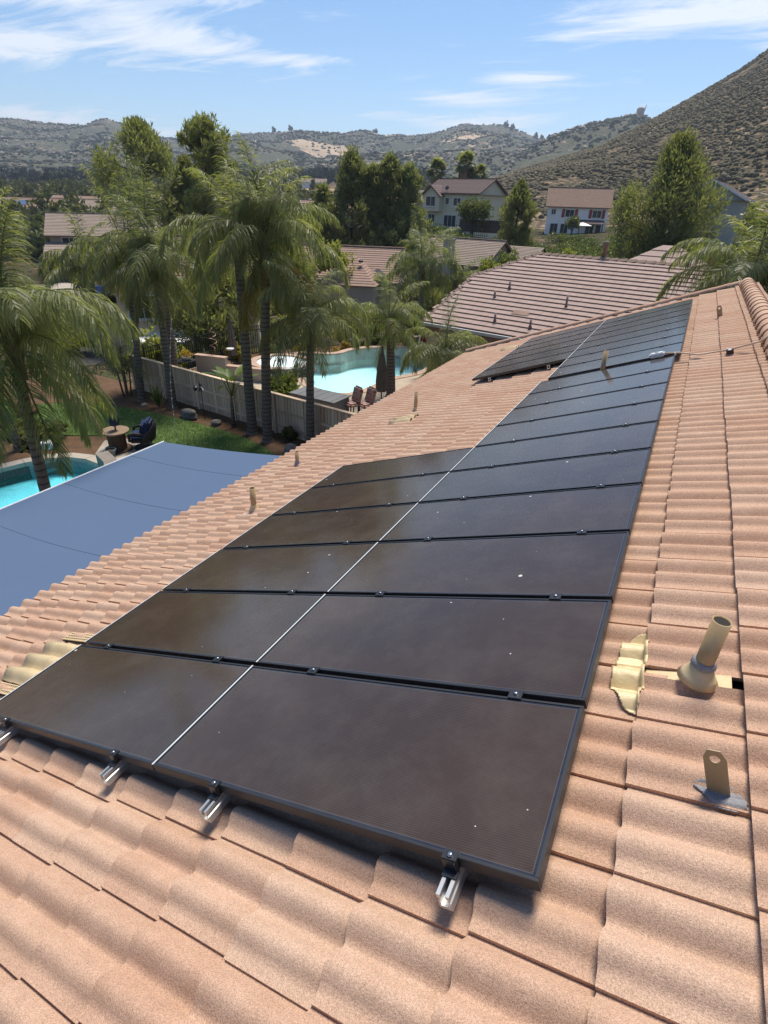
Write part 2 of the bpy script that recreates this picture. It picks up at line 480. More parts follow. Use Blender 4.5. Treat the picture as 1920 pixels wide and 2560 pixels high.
nb_deck = [(-5.2,13.4),(-7.6,FY(-7.6)+.32),(-19.9,FY(-19.9)+.32),(-20.1,16.2),(-19.9,20.3),(-18.8,22.9),(-16.1,26.6),(-13.5,28.9),(-9.6,28.9),(-9.6,21.4),(-5.2,20.5)]
tag(MB().slab(nb_deck, -1.6, .02, [NB_POOL]).build('pool_deck', M_deck), kind='structure')
nb_bed = [(-18.0,21.4),(-17.0,21.9),(-15.75,22.35),(-15.0,22.9),(-15.15,23.8),(-14.5,25.0),(-13.4,25.8),(-12.6,27.0),(-12.6,28.6),(-13.6,28.6),(-16.0,26.3),(-18.6,22.9),(-19.6,20.4),(-19.7,16.6),(-18.9,15.0),(-17.2,15.0),(-18.4,17.6),(-18.8,19.4)]
tag(MB().slab(nb_bed, 0, .12).build('planting_bed', M_soil), kind='structure')
# blades of turf, loose over the lawn
def in_poly(px, py, poly):
    p = np.array(poly); n = len(p); ins = np.zeros(len(px), bool)
    for i in range(n):
        x1, y1 = p[i]; x2, y2 = p[(i+1) % n]
        c = ((y1 > py) != (y2 > py)) & (px < (x2-x1)*(py-y1)/(y2-y1+1e-12)+x1)
        ins ^= c
    return ins
M_blade = leafmat('grass_blades', (.080,.145,.035), (.14,.20,.06), .25, .6, .8)
gx = rng.uniform(-22, -7.4, 60000); gy = rng.uniform(7.5, 12.6, 60000)
k = in_poly(gx, gy, lawn_poly); gx = gx[k][:26000]; gy = gy[k][:26000]; n = len(gx)
an = rng.uniform(0, 2*PI, n); hh = rng.uniform(.03, .065, n); ww = .012
P0 = np.stack([gx-np.cos(an)*ww, gy-np.sin(an)*ww, np.full(n,.02)], 1); P1 = np.stack([gx+np.cos(an)*ww, gy+np.sin(an)*ww, np.full(n,.02)], 1)
P2 = np.stack([gx+rng.normal(0,.02,n), gy+rng.normal(0,.02,n), .03+hh], 1)
V = np.stack([P0,P1,P2],1).reshape(-1,3)
tag(mobj('grass', npmesh('grass', V, np.arange(3*n).reshape(-1,3), M_blade)), 'short green turf blades covering the back lawn', 'grass', kind='stuff')

# ------------------------------------------------------------------ pools
M_plaster = pm('pool_plaster', (.46,.70,.73), (.40,.64,.69), 1.0, .8, .2, bump=.05)
M_plaster2 = pm('pool_plaster_pale', (.84,.94,.92), (.78,.90,.90), 1.0, .8, .2, bump=.05)
def watermat(name, tint, sc, strength):
    t = NT(name); v = t.coord('Object')
    n1 = t.noise(t.mapping(v, (1, 1.7, 1)), sc, 3, .55, .3); n2 = t.noise(v, sc*2.6, 2, .5)
    nm = t.bump(t.math('ADD', n1, t.math('MULTIPLY', n2, .35)), strength, .05)
    tr = t.node('ShaderNodeBsdfTransparent', {'Color': tint + (1,)})
    gl = t.node('ShaderNodeBsdfGlossy', {'Color': (1,1,1,1), 'Roughness': .02, 'Normal': nm})
    fr = t.node('ShaderNodeFresnel', {'IOR': 1.34, 'Normal': nm})
    MATS[name] = t.done(t.node('ShaderNodeMixShader', {0: fr.outputs[0], 1: tr.outputs[0], 2: gl.outputs[0]})); return MATS[name]
M_water = watermat('water_deep', (.50,.90,.95), 3.2, .30)
M_water2 = watermat('water_pale', (.72,.93,.94), 3.0, .40)
M_coping = pm('coping_stone', (.47,.34,.26), (.40,.28,.21), 3, .85, .2, bump=.25, objrand=.18)
M_rockwall = pm('slate_wall', (.17,.175,.17), (.085,.09,.09), 5, .8, .3, bump=.8, bdist=.03, fine=22, objrand=.35)
M_tileband = pm('waterline_tile', (.50,.49,.43), (.38,.39,.35), 9, .4, .5, bump=.1, objrand=.4)

def pool(name, label, outline, depth, zw, mat_w, mat_p):
    t = thing(name, label, 'swimming pool', (0,0,0))
    b = MB(); n = len(outline)
    b.add([(x,y,.0) for x,y in outline]+[(x,y,-depth) for x,y in outline], [((i+1)%n, i, i+n, (i+1)%n+n) for i in range(n)])
    fl = [Vector((x,y,0)) for x,y in outline]
    b.add([(p.x,p.y,-depth) for p in fl], [tuple(q) for q in tessellate_polygon([fl])])
    b.build('basin', mat_p, t)
    tri = [q if (fl[q[1]]-fl[q[0]]).cross(fl[q[2]]-fl[q[0]]).z > 0 else (q[0],q[2],q[1]) for q in tessellate_polygon([fl])]
    MB().add([(p.x,p.y,zw) for p in fl], [tuple(q) for q in tri]).build('water', mat_w, t)
    return t
def ring_pieces(parent, name, path, width, z0, z1, piece, mat, out=1, gap=.012, closed=False, jitter=0):
    """stones laid end to end along a path, each its own part"""
    pts = [Vector((x,y,0)) for x,y in path]
    if closed: pts.append(pts[0])
    seg = [0]
    for a, b in zip(pts, pts[1:]): seg.append(seg[-1]+(b-a).length)
    def at(s):
        for i in range(len(seg)-1):
            if s <= seg[i+1] or i == len(seg)-2:
                u = (s-seg[i])/max(1e-6, seg[i+1]-seg[i]); p = pts[i].lerp(pts[i+1], u)
                i0 = max(i-1, 0); i1 = min(i+2, len(pts)-1)
                return p, (pts[i1]-pts[i0]).normalized()
    n = max(1, int(round(seg[-1]/piece))); L = seg[-1]/n
    for k in range(n):
        (a, da), (b, db) = at(k*L+gap/2), at((k+1)*L-gap/2)
        na = Vector((da.y,-da.x,0))*out*width; nb = Vector((db.y,-db.x,0))*out*width
        jz = random.uniform(-jitter, jitter)
        q = [a, b, b+nb, a+na]
        vs = [(p.x,p.y,z0) for p in q]+[(p.x,p.y,z1+jz) for p in q]
        fs = [(0,1,5,4),(1,2,6,5),(2,3,7,6),(3,0,4,7),(4,5,6,7)]
        if out > 0: fs = [f[::-1] for f in fs]
        o = MB().add(vs, fs).build(name, mat, parent)
random.seed(3)
op = pool('swimming_pool', 'deep turquoise pool beside the patio, with a dark stone wall behind', OWN_POOL, .52, -.30, M_water, M_plaster)
i0 = min(range(len(OWN_POOL)), key=lambda i: (Vector(OWN_POOL[i])-Vector((-16.65,3.4))).length)
i1 = min(range(len(OWN_POOL)), key=lambda i: (Vector(OWN_POOL[i])-Vector((-14.5,8.3))).length)
back = OWN_POOL[min(i0,i1):max(i0,i1)+1]
ring_pieces(op, 'wall_stone', back, .30, -.6, .30, .62, M_rockwall, out=-1, gap=.004, jitter=.0)
ring_pieces(op, 'coping_stone', back, .36, .302, .365, .75, pm('wall_cap', (.27,.235,.20), (.20,.175,.15), 4, .85, .2, bump=.3, objrand=.2), out=-1, gap=.01)
rest = OWN_POOL[max(i0,i1):]+OWN_POOL[:min(i0,i1)+1]
ring_pieces(op, 'coping_stone', rest, .34, -.08, .045, .6, M_conc, out=-1)
npool = pool('swimming_pool', 'pale aqua freeform pool in the neighbouring yard behind the wooden fence', NB_POOL, .52, -.12, M_water2, M_plaster2)
j0 = min(range(len(NB_POOL)), key=lambda i: (Vector(NB_POOL[i])-Vector((-12.4,25.95))).length)
j1 = min(range(len(NB_POOL)), key=lambda i: (Vector(NB_POOL[i])-Vector((-16.5,21.3))).length)
rb = NB_POOL[j0:j1+1]
ring_pieces(npool, 'wall_tile', rb, .18, -.5, .40, .30, M_tileband, out=1, gap=.006)
ring_pieces(npool, 'coping_stone', rb, .36, .402, .47, .5, M_coping, out=1)
rest = NB_POOL[j1:]+NB_POOL[:j0+1]
ring_pieces(npool, 'coping_stone', rest, .36, -.1, .05, .5, M_coping, out=1)
# spa with spillway of stacked stone
spa = thing('spa', 'raised round spa with pinkish coping spilling into the pale pool', 'spa', (-16.35,19.85,0))
ci = lambda r, n=40: [(r*math.cos(2*PI*k/n), r*math.sin(2*PI*k/n)) for k in range(n)]
bb = MB().lathe([(1.38,-.1),(1.38,.40)], n=40); bb.build('wall', M_rockwall, spa); MB().lathe([(1.12,.41),(1.12,-.1),(0.001,-.1)], n=40).build('basin', M_plaster2, spa)
MB().add([(x,y,.33) for x,y in ci(1.13)], [tuple(range(40))]).build('water', M_water2, spa)
ring_pieces(spa, 'coping_stone', ci(1.12)[6:36], .34, .402, .47, .42, M_coping, out=1)
M_white_stone = pm('spill_stone', (.55,.53,.48), (.36,.35,.32), 8, .6, .4, bump=.6, bdist=.02)
for i in range(7):
    for q in range(3):
        a = R(-62 + i*16 + q*4); r = 1.42 + (2-q)*.07
        MB().box((r*math.cos(a), r*math.sin(a), .05+q*.135), (.26,.42,.12), rz=a+random.uniform(-.15,.15)).build('ledge_stone', M_rockwall, spa, bevel=.02)
for i in range(6):
    a = R(-55 + i*16)
    MB().box((1.28*math.cos(a), 1.28*math.sin(a), .42), (.36,.36,.06), rz=a).build('spill_stone', M_white_stone, spa, bevel=.02)

# ------------------------------------------------------------------ own house: roof of S tiles
PITCH_A = R(20.5)
RF = Matrix.Translation((0, 0, 5.6)) @ Matrix.Rotation(-PITCH_A, 4, 'Y')     # x up the slope, y along the ridge, z off the roof
RROT = (0, -PITCH_A, 0)
def rp(x, u, n=0): return RF @ Vector((x, u, n))

def tilemat(name, island):
    t = NT(name); v = t.coord('Object')
    # object coordinates differ per copy only by the tile, so shift them by a random offset
    if island: rnd = t.node('ShaderNodeNewGeometry').outputs['Random Per Island']
    else: rnd = t.node('ShaderNodeObjectInfo').outputs['Random']
    off = t.node('ShaderNodeCombineXYZ', {0: t.math('MULTIPLY', rnd, 37.0), 1: t.math('MULTIPLY', rnd, 91.0), 2: t.math('MULTIPLY', rnd, 13.0)}).outputs[0]
    vv = t.node('ShaderNodeVectorMath', {0: v, 1: off}, operation='ADD').outputs[0]
    blot = t.noise(vv, 7, 4, .6); streak = t.noise(t.mapping(vv, (3, 26, 10)), 1.0, 3, .6)
    grain = t.noise(vv, 330, 2, .7); grain2 = t.noise(vv, 150, 3, .7)
    col = t.ramp(blot, [(.25,(.420,.272,.190)),(.5,(.458,.302,.214)),(.75,(.500,.336,.244))])
    col = t.mix(t.math('MULTIPLY', t.ramp(streak, [(.45,(0,0,0)),(.75,(1,1,1))]), .30), col, (.42,.28,.205))
    col = t.node('ShaderNodeHueSaturation', {'Color': col, 'Value': t.math('ADD', t.math('MULTIPLY', rnd, .10), .95), 'Saturation': t.math('ADD', t.math('MULTIPLY', rnd, -.12), 1.04), 'Hue': t.math('ADD', t.math('MULTIPLY', rnd, .006), .497)}).outputs[0]
    dirt = t.ramp(t.noise(vv, 24, 4, .7), [(.60,(0,0,0)),(.80,(1,1,1))])
    col = t.mix(t.math('MULTIPLY', dirt, .30), col, (.24,.17,.13))
    sp = t.ramp(grain, [(.34,(.50,.47,.45)),(.5,(1,1,1)),(.66,(1.45,1.43,1.40))])
    col = t.mix(.62, col, sp, 'MULTIPLY')
    sp2 = t.ramp(grain2, [(.36,(.66,.64,.64)),(.5,(1,1,1)),(.7,(1.22,1.2,1.18))])
    col = t.mix(.5, col, sp2, 'MULTIPLY')
    nm = t.bump(t.math('ADD', grain, t.math('MULTIPLY', grain2, .8)), .42, .004)
    return t.done(t.bsdf(col, .93, .12, 0, nm))
M_tile = tilemat('roof_tile_clay', False); M_tile_j = tilemat('roof_tile_clay_mass', True)

TW, TE = .2925, .33          # tile cover width along the ridge, exposure up the slope
TB = -.166                   # tile bed, below the panel glass
def tprof(y):
    """height of the tile's skin across its width (two rolls, pans between)"""
    def roll(c, w, h):
        q = (y-c)/w
        return h*(math.cos(q*PI/2)**1.15) if abs(q) < 1 else 0
    return .005 + roll(.088, .061, .045) + roll(.222, .061, .045) + (.012 if y < .030 else max(0, .012*(1-(y-.030)/.012)) if y < .042 else 0)
YS = [0,.028,.040,.052,.066,.080,.096,.112,.126,.140,.152,.162,.174,.186,.200,.214,.230,.246,.260,.272,.284,.306]
def tile_mesh(name, mat, ys=YS, length=.415, lift=.030, thick=.036):
    vs = []; fs = []; sm = []
    nx = 2; n = len(ys)
    for x in (0.0, length):
        for y in ys: vs.append((x, y, tprof(y) + lift*(1 - x/TE)))
    for i in range(n-1): fs.append((i, n+i, n+i+1, i+1)); sm.append(True)
    b = len(vs)                                          # butt end
    for y in ys: vs.append((0, y, tprof(y)+lift))
    for y in ys: vs.append((.004, y, tprof(y)+lift-thick))
    for i in range(n-1): fs.append((b+i+1, b+n+i+1, b+n+i, b+i)); sm.append(False)
    b = len(vs)                                          # side edge
    for x in (0.0, length):
        vs.append((x, ys[0], tprof(ys[0])+lift*(1-x/TE))); vs.append((x, ys[0], tprof(ys[0])+lift*(1-x/TE)-.016))
    fs.append((b, b+1, b+3, b+2)); sm.append(False)
    me = bpy.data.meshes.new(name); me.from_pydata(vs, [], [f[::-1] for f in fs]); me.polygons.foreach_set('use_smooth', sm); me.update()
    me.materials.append(mat)
    return me

house = thing('tiled_house', 'house with pink-tan S-tile roof carrying the solar panels, fills the foreground', 'house', (0, 6, 0))
M_stucco = pm('stucco_own', (.50,.42,.33), (.45,.37,.29), 3, .9, .15, bump=.3, fine=90)
ll = lambda x, y, z: (x, y-6, z)
wl_ = MB(); wl_.box(ll(-2.0, 4.6, 1.75), (5.2, 18.0, 3.5)); wl_.box(ll(4.2, 4.6, 2.3), (7.2, 18.0, 4.6))
wl_.build('wall', M_stucco, house)
roof = MB()
roof.add([(-5.5,-2.4,-.19),(.99,-2.4,-.19),(.99,13.9,-.19),(-5.5,13.9,-.19)], [(0,1,2,3)])
roof_o = roof.build('roof', pm('roof_felt', (.03,.027,.025), (.02,.02,.02), 8), house)
roof_o.matrix_local = Matrix.Translation((0,-6,0)) @ RF
ridge_x = .99
fas = MB(); fas.box((-5.52, 5.75, -.30), (.03, 16.3, .2)); fas.box((-2.25, 13.93, -.29), (6.5, .03, .18))
o = fas.build('fascia', simple('fascia_paint', (.42,.33,.25), .7), house); o.matrix_local = Matrix.Translation((0,-6,0)) @ RF

tile_a = tile_mesh('roof_tile', M_tile)
rnd = random.Random(11)
RFI = np.array(RF)
campix = lambda P: None
def project(P):
    d = Vector(P) - CAM
    z = d.dot(_f)
    return (d.dot(_r)/z*1357.8+960, d.dot(_d)/z*1357.8+1280, z)
spots = []
for kx in range(-17, 3):
    bx = .146 + TE*kx
    for j in range(-9, 45):
        u = .762 + TW*j + ((kx*37 % 7)-3)*.003
        if u < -2.2 or u > 13.62: continue
        spots.append((kx, j, bx + rnd.uniform(-.004,.004), u + rnd.uniform(-.003,.003)))
def hidden(x, u):
    a = (-3.25 < x < -.25 and .1 < u < 3.75) or (-1.62 < x < -.25 and .1 < u < 6.6)
    b = (-1.5 < x < -.25 and 7.1 < u < 12.1) or (-3.2 < x < -.25 and 8.5 < u < 12.1)
    return a or b
rank = []
CUT = (0, 0)                                             # the tile cut round the big vent pipe
for s_ in spots:
    kx, j, x, u = s_
    P = rp(x+.16, u+.14, -.1); X, Y, z = project(P)
    vis = z > .1 and -120 < X < 2040 and -60 < Y < 2750 and not hidden(x+.16, u+.14)
    nrm = (RF.to_3x3() @ Vector((0,0,1))); v = (CAM-P)
    area = nrm.dot(v.normalized())/v.length_squared if z > 0 else 0
    rank.append((area if vis else -1, s_))
rank.sort(key=lambda q: -q[0])
single = [s_ for a, s_ in rank[:296] if a > 0]; mass = [s_ for a, s_ in rank[296:]] + [s_ for a, s_ in rank[:296] if a <= 0]
for kx, j, x, u in single:
    if (kx, j) == CUT: continue
    o = mobj('roof_tile', tile_a, roof_o, (x, u, TB + rnd.uniform(-.0015,.0015)), (rnd.uniform(-.006,.006), rnd.uniform(-.004,.004), rnd.uniform(-.006,.006)))
cut_me = tile_mesh('roof_tile_cut', M_tile, [y for y in YS if y <= .187] + [.196])
mobj('roof_tile', cut_me, roof_o, (.146, .762, TB))
tv = np.array([v.co[:] for v in tile_a.vertices]); tf = [p.vertices[:] for p in tile_a.polygons]
def join_tiles(name, items, mat, mirror=False):
    V = []; F = []; b = 0
    TF = np.array(tf)
    for (x, u, z, tilt) in items:
        q = tv.copy()
        q[:,2] += q[:,0]*tilt
        q = q + np.array([x, u, z]); V.append(q); F.append(TF+b); b += len(q)
    return npmesh(name, np.concatenate(V), np.concatenate(F), mat, True)
me = join_tiles('roof_tiles', [(x, u, TB + rnd.uniform(-.0015,.0015), rnd.uniform(-.004,.004)) for kx, j, x, u in mass], M_tile_j)
o = mobj('roof_tile_mass', me, roof_o); o['kind'] = 'stuff'
# far slope behind the ridge
slope2 = MB().add([(0,-2.4,-.19),(-5,-2.4,-.19),(-5,13.9,-.19),(0,13.9,-.19)], [(0,1,2,3)]).build('back_roof', MATS['roof_felt'], house)
RF2 = Matrix.Translation(RF @ Vector((1.02,0,0))) @ Matrix.Rotation(PI, 4, 'Z') @ Matrix.Rotation(-PITCH_A, 4, 'Y')
RF2 = Matrix.Translation((0,-6,0)) @ RF2 @ Matrix.Translation((0,-11.5,0))
slope2.matrix_local = RF2
me = join_tiles('back_roof_tiles', [(-.36-TE*k, -2.3+TW*j, TB, rnd.uniform(-.004,.004)) for k in range(0, 9) for j in range(0, 55)], M_tile_j)
o = mobj('roof_tile_mass', me, slope2); o['kind'] = 'stuff'
# ridge caps: overlapping barrels
def barrel(name, L, r0, r1, mat, n=12, thick=.018, arc=1.0):
    b = MB(); vs = []; fs = []
    for r, y in ((r0, 0), (r1, L)):
        for k in range(n+1):
            a = PI*(.5-arc/2) + PI*arc*k/n; vs.append((r*math.cos(a), y, r*math.sin(a)))
    for k in range(n): fs.append((k, k+1, n+1+k+1, n+1+k))
    b.add(vs, fs, True)
    vs = []; fs = []
    for r in (r0, r0-thick):
        for k in range(n+1):
            a = PI*(.5-arc/2) + PI*arc*k/n; vs.append((r*math.cos(a), 0, r*math.sin(a)))
    for k in range(n): fs.append((k+1, k, n+1+k, n+1+k+1))
    b.add(vs, fs)
    return b.mesh(name, mat)
cap_me = barrel('ridge_tile', .44, .150, .118, M_tile)
rc = Matrix.Translation((0,-6,0)) @ Matrix.Translation(RF @ Vector((1.02, 0, -.10)))
for k in range(42):
    o = mobj('ridge_tile', cap_me, house)
    o.matrix_local = rc @ Matrix.Translation((0, -2.2+k*.375, -.02)) @ Matrix.Rotation(R(2.4)+rnd.uniform(-.01,.01), 4, 'X')
# rake trim tiles along the far verge
rk = barrel('rake_tile', .40, .075, .060, M_tile, 8, .014)
for k in range(20):
    o = mobj('rake_tile', rk, house)
    o.matrix_local = Matrix.Translation((0,-6,0)) @ RF @ Matrix.Translation((-5.5+k*.325, 13.88, -.115)) @ Matrix.Rotation(-PI/2, 4, 'Z') @ Matrix.Rotation(R(3), 4, 'X')

# ------------------------------------------------------------------ solar panels
PL, PW, PP = 1.650, .652, .6784
def glassmat():
    t = NT('thin_film_glass'); v = t.coord('Object'); rnd = t.node('ShaderNodeObjectInfo').outputs['Random']
    sepx = t.node('ShaderNodeSeparateXYZ', {0: v})
    off = t.node('ShaderNodeCombineXYZ', {0: t.math('MULTIPLY', rnd, 53.0), 1: t.math('MULTIPLY', rnd, 17.0), 2: 0.0}).outputs[0]
    vv = t.node('ShaderNodeVectorMath', {0: v, 1: off}, operation='ADD').outputs[0]
    lines = t.math('FRACT', t.math('MULTIPLY', sepx.outputs[1], 1/.0075))
    ln = t.math('GREATER_THAN', lines, .80)
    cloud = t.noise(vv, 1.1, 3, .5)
    col = t.mix(t.ramp(cloud, [(.35,(0,0,0)),(.65,(1,1,1))]), (.033,.0225,.0165), (.047,.0300,.0195))  # patchy brown tone paints soft sky reflections into the base colour
    col = t.mix(ln, col, (.066,.045,.035))
    # edge of the laminate: bluish border
    ex = t.math('ABSOLUTE', sepx.outputs[0]); ey = t.math('ABSOLUTE', sepx.outputs[1])
    edge = t.math('MAXIMUM', t.math('GREATER_THAN', ex, PL/2-.019), t.math('GREATER_THAN', ey, PW/2-.019))
    edgeline = t.math('MULTIPLY', t.math('MAXIMUM', t.math('GREATER_THAN', ex, PL/2-.0215), t.math('GREATER_THAN', ey, PW/2-.0215)), t.math('SUBTRACT', 1.0, edge))
    col = t.mix(edge, col, (.020,.022,.034)); col = t.mix(edgeline, col, (.075,.065,.06))
    # dust and droppings
    dust = t.noise(vv, 3.0, 5, .7); fd = t.noise(vv, 60, 2, .5)
    col = t.mix(t.math('MULTIPLY', t.ramp(dust, [(.45,(0,0,0)),(.8,(1,1,1))]), .06), col, (.42,.38,.33))
    vo = t.node('ShaderNodeTexVoronoi', {'Vector': vv, 'Scale': 9.0}); vd = vo.outputs['Distance']; vc = t.node('ShaderNodeSeparateColor', {0: vo.outputs['Color']})
    rad = t.math('ADD', .022, t.math('MULTIPLY', t.math('POWER', vc.outputs[0], 7.0), .085))
    keep = t.math('GREATER_THAN', vc.outputs[1], .20)
    dot = t.math('MULTIPLY', t.math('LESS_THAN', vd, rad), keep)
    col = t.mix(t.math('MULTIPLY', dot, .8), col, (.62,.60,.55))
    rough = t.math('ADD', t.math('ADD', .09, t.math('MULTIPLY', dust, .08)), t.math('MULTIPLY', dot, .4))
    nm = t.bump(t.math('ADD', lines, t.math('MULTIPLY', fd, .5)), .012, .002)
    return t.done(t.bsdf(col, rough, .5, 0, nm, **{'IOR': 1.50, 'Sheen Weight': .30, 'Sheen Roughness': .26, 'Sheen Tint': (.88,.90,.92,1)}))
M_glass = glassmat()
M_frame = simple('black_anodised', (.030,.031,.034), .40, .5, .25)
M_alu = simple('mill_aluminium', (.62,.62,.61), .46, .5, .85)
M_edge = simple('painted_edge_glint', (.72,.72,.69), .45, .5, .2)
M_clamp = simple('clamp_metal', (.06,.063,.07), .4, .5, .8)
M_bolt = simple('bolt_steel', (.42,.42,.44), .3, .5, 1)
fr = MB(); FH = .040; lw = .011
fr.box((0,-PW/2+lw/2,-FH/2),(PL,lw,FH)); fr.box((0,PW/2-lw/2,-FH/2),(PL,lw,FH))
fr.box((PL/2-lw/2,0,-FH/2),(lw,PW-2*lw,FH)); fr.box((-PL/2+lw/2,0,-FH/2),(lw,PW-2*lw,FH))
frame_me = fr.mesh('frame', M_frame, bevel=.0012)
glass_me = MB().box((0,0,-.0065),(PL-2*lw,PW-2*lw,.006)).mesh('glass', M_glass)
back_me = MB().box((0,0,-.014),(PL-2*lw,PW-2*lw,.006)).mesh('backsheet', simple('backsheet', (.02,.02,.02), .8))
edge_me = MB().box((-PL/2+.0015,0,.0006),(.008,PW,.0022)).mesh('edge_glint', M_edge)  # pale strip added to paint the glare on the frame's downslope chamfer
ORD = ['first','second','third','fourth','fifth','sixth','seventh','eighth','ninth','tenth']
def panel(x1, u0, label, group, strip=True):
    t = thing('solar_panel', label, 'solar panel', rp(x1-PL/2, u0+PW/2, 0), RROT, group)
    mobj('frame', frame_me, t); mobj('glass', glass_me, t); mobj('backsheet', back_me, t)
    if strip: mobj('edge_glint', edge_me, t)
    return t
GX = PL + .006
g1 = 'panels of the near solar array'; g2 = 'panels of the far solar array'
for r_ in range(10): panel(0, r_*PP, f'black solar panel, {ORD[r_]} from the near end, long ridge-side column of near array', g1)
for r_ in range(6): panel(-GX, r_*PP, f'black solar panel, {ORD[r_]} from the near end, short downslope column of near array', g1)
FU = 6.93; FX = .06
for r_ in range(8): panel(FX, FU+r_*PP, f'grey-black solar panel, {ORD[r_]} from the junction box, ridge-side column of far array', g2)
for r_ in range(6): panel(FX-GX, FU+(r_+2)*PP, f'grey-black solar panel, {ORD[r_]} from its near end, downslope column of far array', g2)
# rails with clamps
def rail_profile(L):
    prof = [(-.020,0),(-.020,-.012),(-.016,-.016),(-.016,-.024),(-.020,-.028),(-.020,-.055),(.020,-.055),(.020,-.028),(.016,-.024),(.016,-.016),(.020,-.012),(.020,0),(.008,0),(.008,-.010),(.013,-.013),(.013,-.045),(-.013,-.045),(-.013,-.013),(-.008,-.010),(-.008,0)]
    n = len(prof); b = MB()
    vs = [(x,0,z) for x,z in prof] + [(x,L,z) for x,z in prof]
    fs = [(i,(i+1)%n,(i+1)%n+n,i+n) for i in range(n)]
    b.add(vs, [f[::-1] for f in fs])
    pv = [Vector((x,z,0)) for x,z in prof]
    b.add(vs[:n], [tuple(q) for q in tessellate_polygon([pv])])
    return b
mc = MB(); mc.box((0,0,.003),(.052,.046,.005)); mc.box((0,-.008,-.012),(.05,.004,.028)); mc.box((0,.008,-.012),(.05,.004,.028))
mid_me = mc.mesh('clamp', M_clamp)
ec = MB(); ec.box((0,.002,.003),(.046,.030,.005)); ec.box((0,-.013,-.018),(.046,.004,.040)); ec.box((0,-.024,-.0375),(.046,.026,.004)); ec.box((.019,-.010,-.018),(.004,.02,.036))
end_me = ec.mesh('clamp', M_clamp)
bolt_me = MB().lathe([(.0085,0),(.0085,.006),(.004,.008)], n=8).mesh('bolt', M_bolt)
foot_me = MB().box((0,0,-.115),(.06,.05,.04)).box((0,0,-.085),(.03,.05,.10)).mesh('foot', M_alu)
def rail(x, u0, u1, gaps, label, ends=True):
    t = thing('mounting_rail', label, 'rail', rp(x, u0, -.040), RROT, 'rails under the solar panels')
    rail_profile(u1-u0).build('profile', M_alu, t)
    for g in gaps:
        c = mobj('clamp', mid_me, t, (0, g-u0, .040)); mobj('bolt', bolt_me, c, (0,0,.005))
    if ends:
        c = mobj('clamp', end_me, t, (0, u0_edge(u0)-u0, .040)); mobj('bolt', bolt_me, c, (0,.0,.005))
    for q in np.arange(.35, u1-u0, 1.22): mobj('foot', foot_me, t, (0, float(q), .04))
def u0_edge(u0): return u0+.088
gaps = lambda n, b: [b+k*PP-.013 for k in range(1, n)]
rail(-.25, -.09, 6.78, gaps(10,0), 'silver mounting rail under the near array, closest to the ridge')
rail(-1.25, -.09, 6.78, gaps(10,0), 'silver mounting rail under the near array, second from the ridge')
rail(-1.93, -.09, 4.08, gaps(6,0), 'silver mounting rail under the near array, third from the ridge')
rail(-2.99, -.09, 4.08, gaps(6,0), 'silver mounting rail under the near array, furthest down the slope')
for x, b, n, lb in ((-.20,0,8,'closest to the ridge'), (-1.22,0,8,'second from the ridge'), (-1.90,2,6,'third from the ridge'), (-2.92,2,6,'furthest down the slope')):
    rail(x, FU+b*PP-.05, FU+8*PP, gaps(n, FU+b*PP), f'silver mounting rail under the far array, {lb}', False)

# ------------------------------------------------------------------ things on the roof
M_cream = pm('cream_paint', (.66,.52,.31), (.58,.45,.26), 14, .55, .4, bump=.2, fine=60)
M_mastic = pm('grey_mastic', (.33,.33,.34), (.20,.20,.22), 18, .6, .4, bump=.8, bdist=.01)
M_rust = pm('stained_pipe_paint', (.46,.35,.20), (.34,.21,.09), 9, .5, .4, bump=.1, stretch=(1,1,.35))
M_hole = simple('pipe_inside', (.02,.018,.015), .9)
def pipe(x, u, r, h, label, flash=True, name='vent_pipe'):
    t = thing(name, label, 'vent pipe', rp(x, u, -.13), (0,0,0), 'vent pipes on the tiled roof')
    b = MB(); b.lathe([(r,-.06),(r,h),(r*.88,h),(r*.88,h-.008)], n=20); b.build('pipe', M_rust, t)
    MB().lathe([(r*.879,h-.006),(r*.879,h-.10),(.001,h-.10)], n=20).build('bore', M_hole, t)
    if flash:
        MB().lathe([(r*1.9,.0),(r*1.35,.05),(r*1.08,.075),(r*1.02,.085)], n=18).build('collar', M_mastic if r < .03 else M_cream, t)
    return t
bp = pipe(.325, .98, .0315, .30, 'big tan vent pipe with rust stain beside the near panels', False)
MB().lathe([(.070,.022),(.056,.045),(.042,.075),(.037,.090)], n=20).build('cone', M_cream, bp)
MB().lathe([(.039,.088),(.043,.094),(.042,.104),(.037,.112),(.035,.114)], n=20).build('sealant', M_mastic, bp)
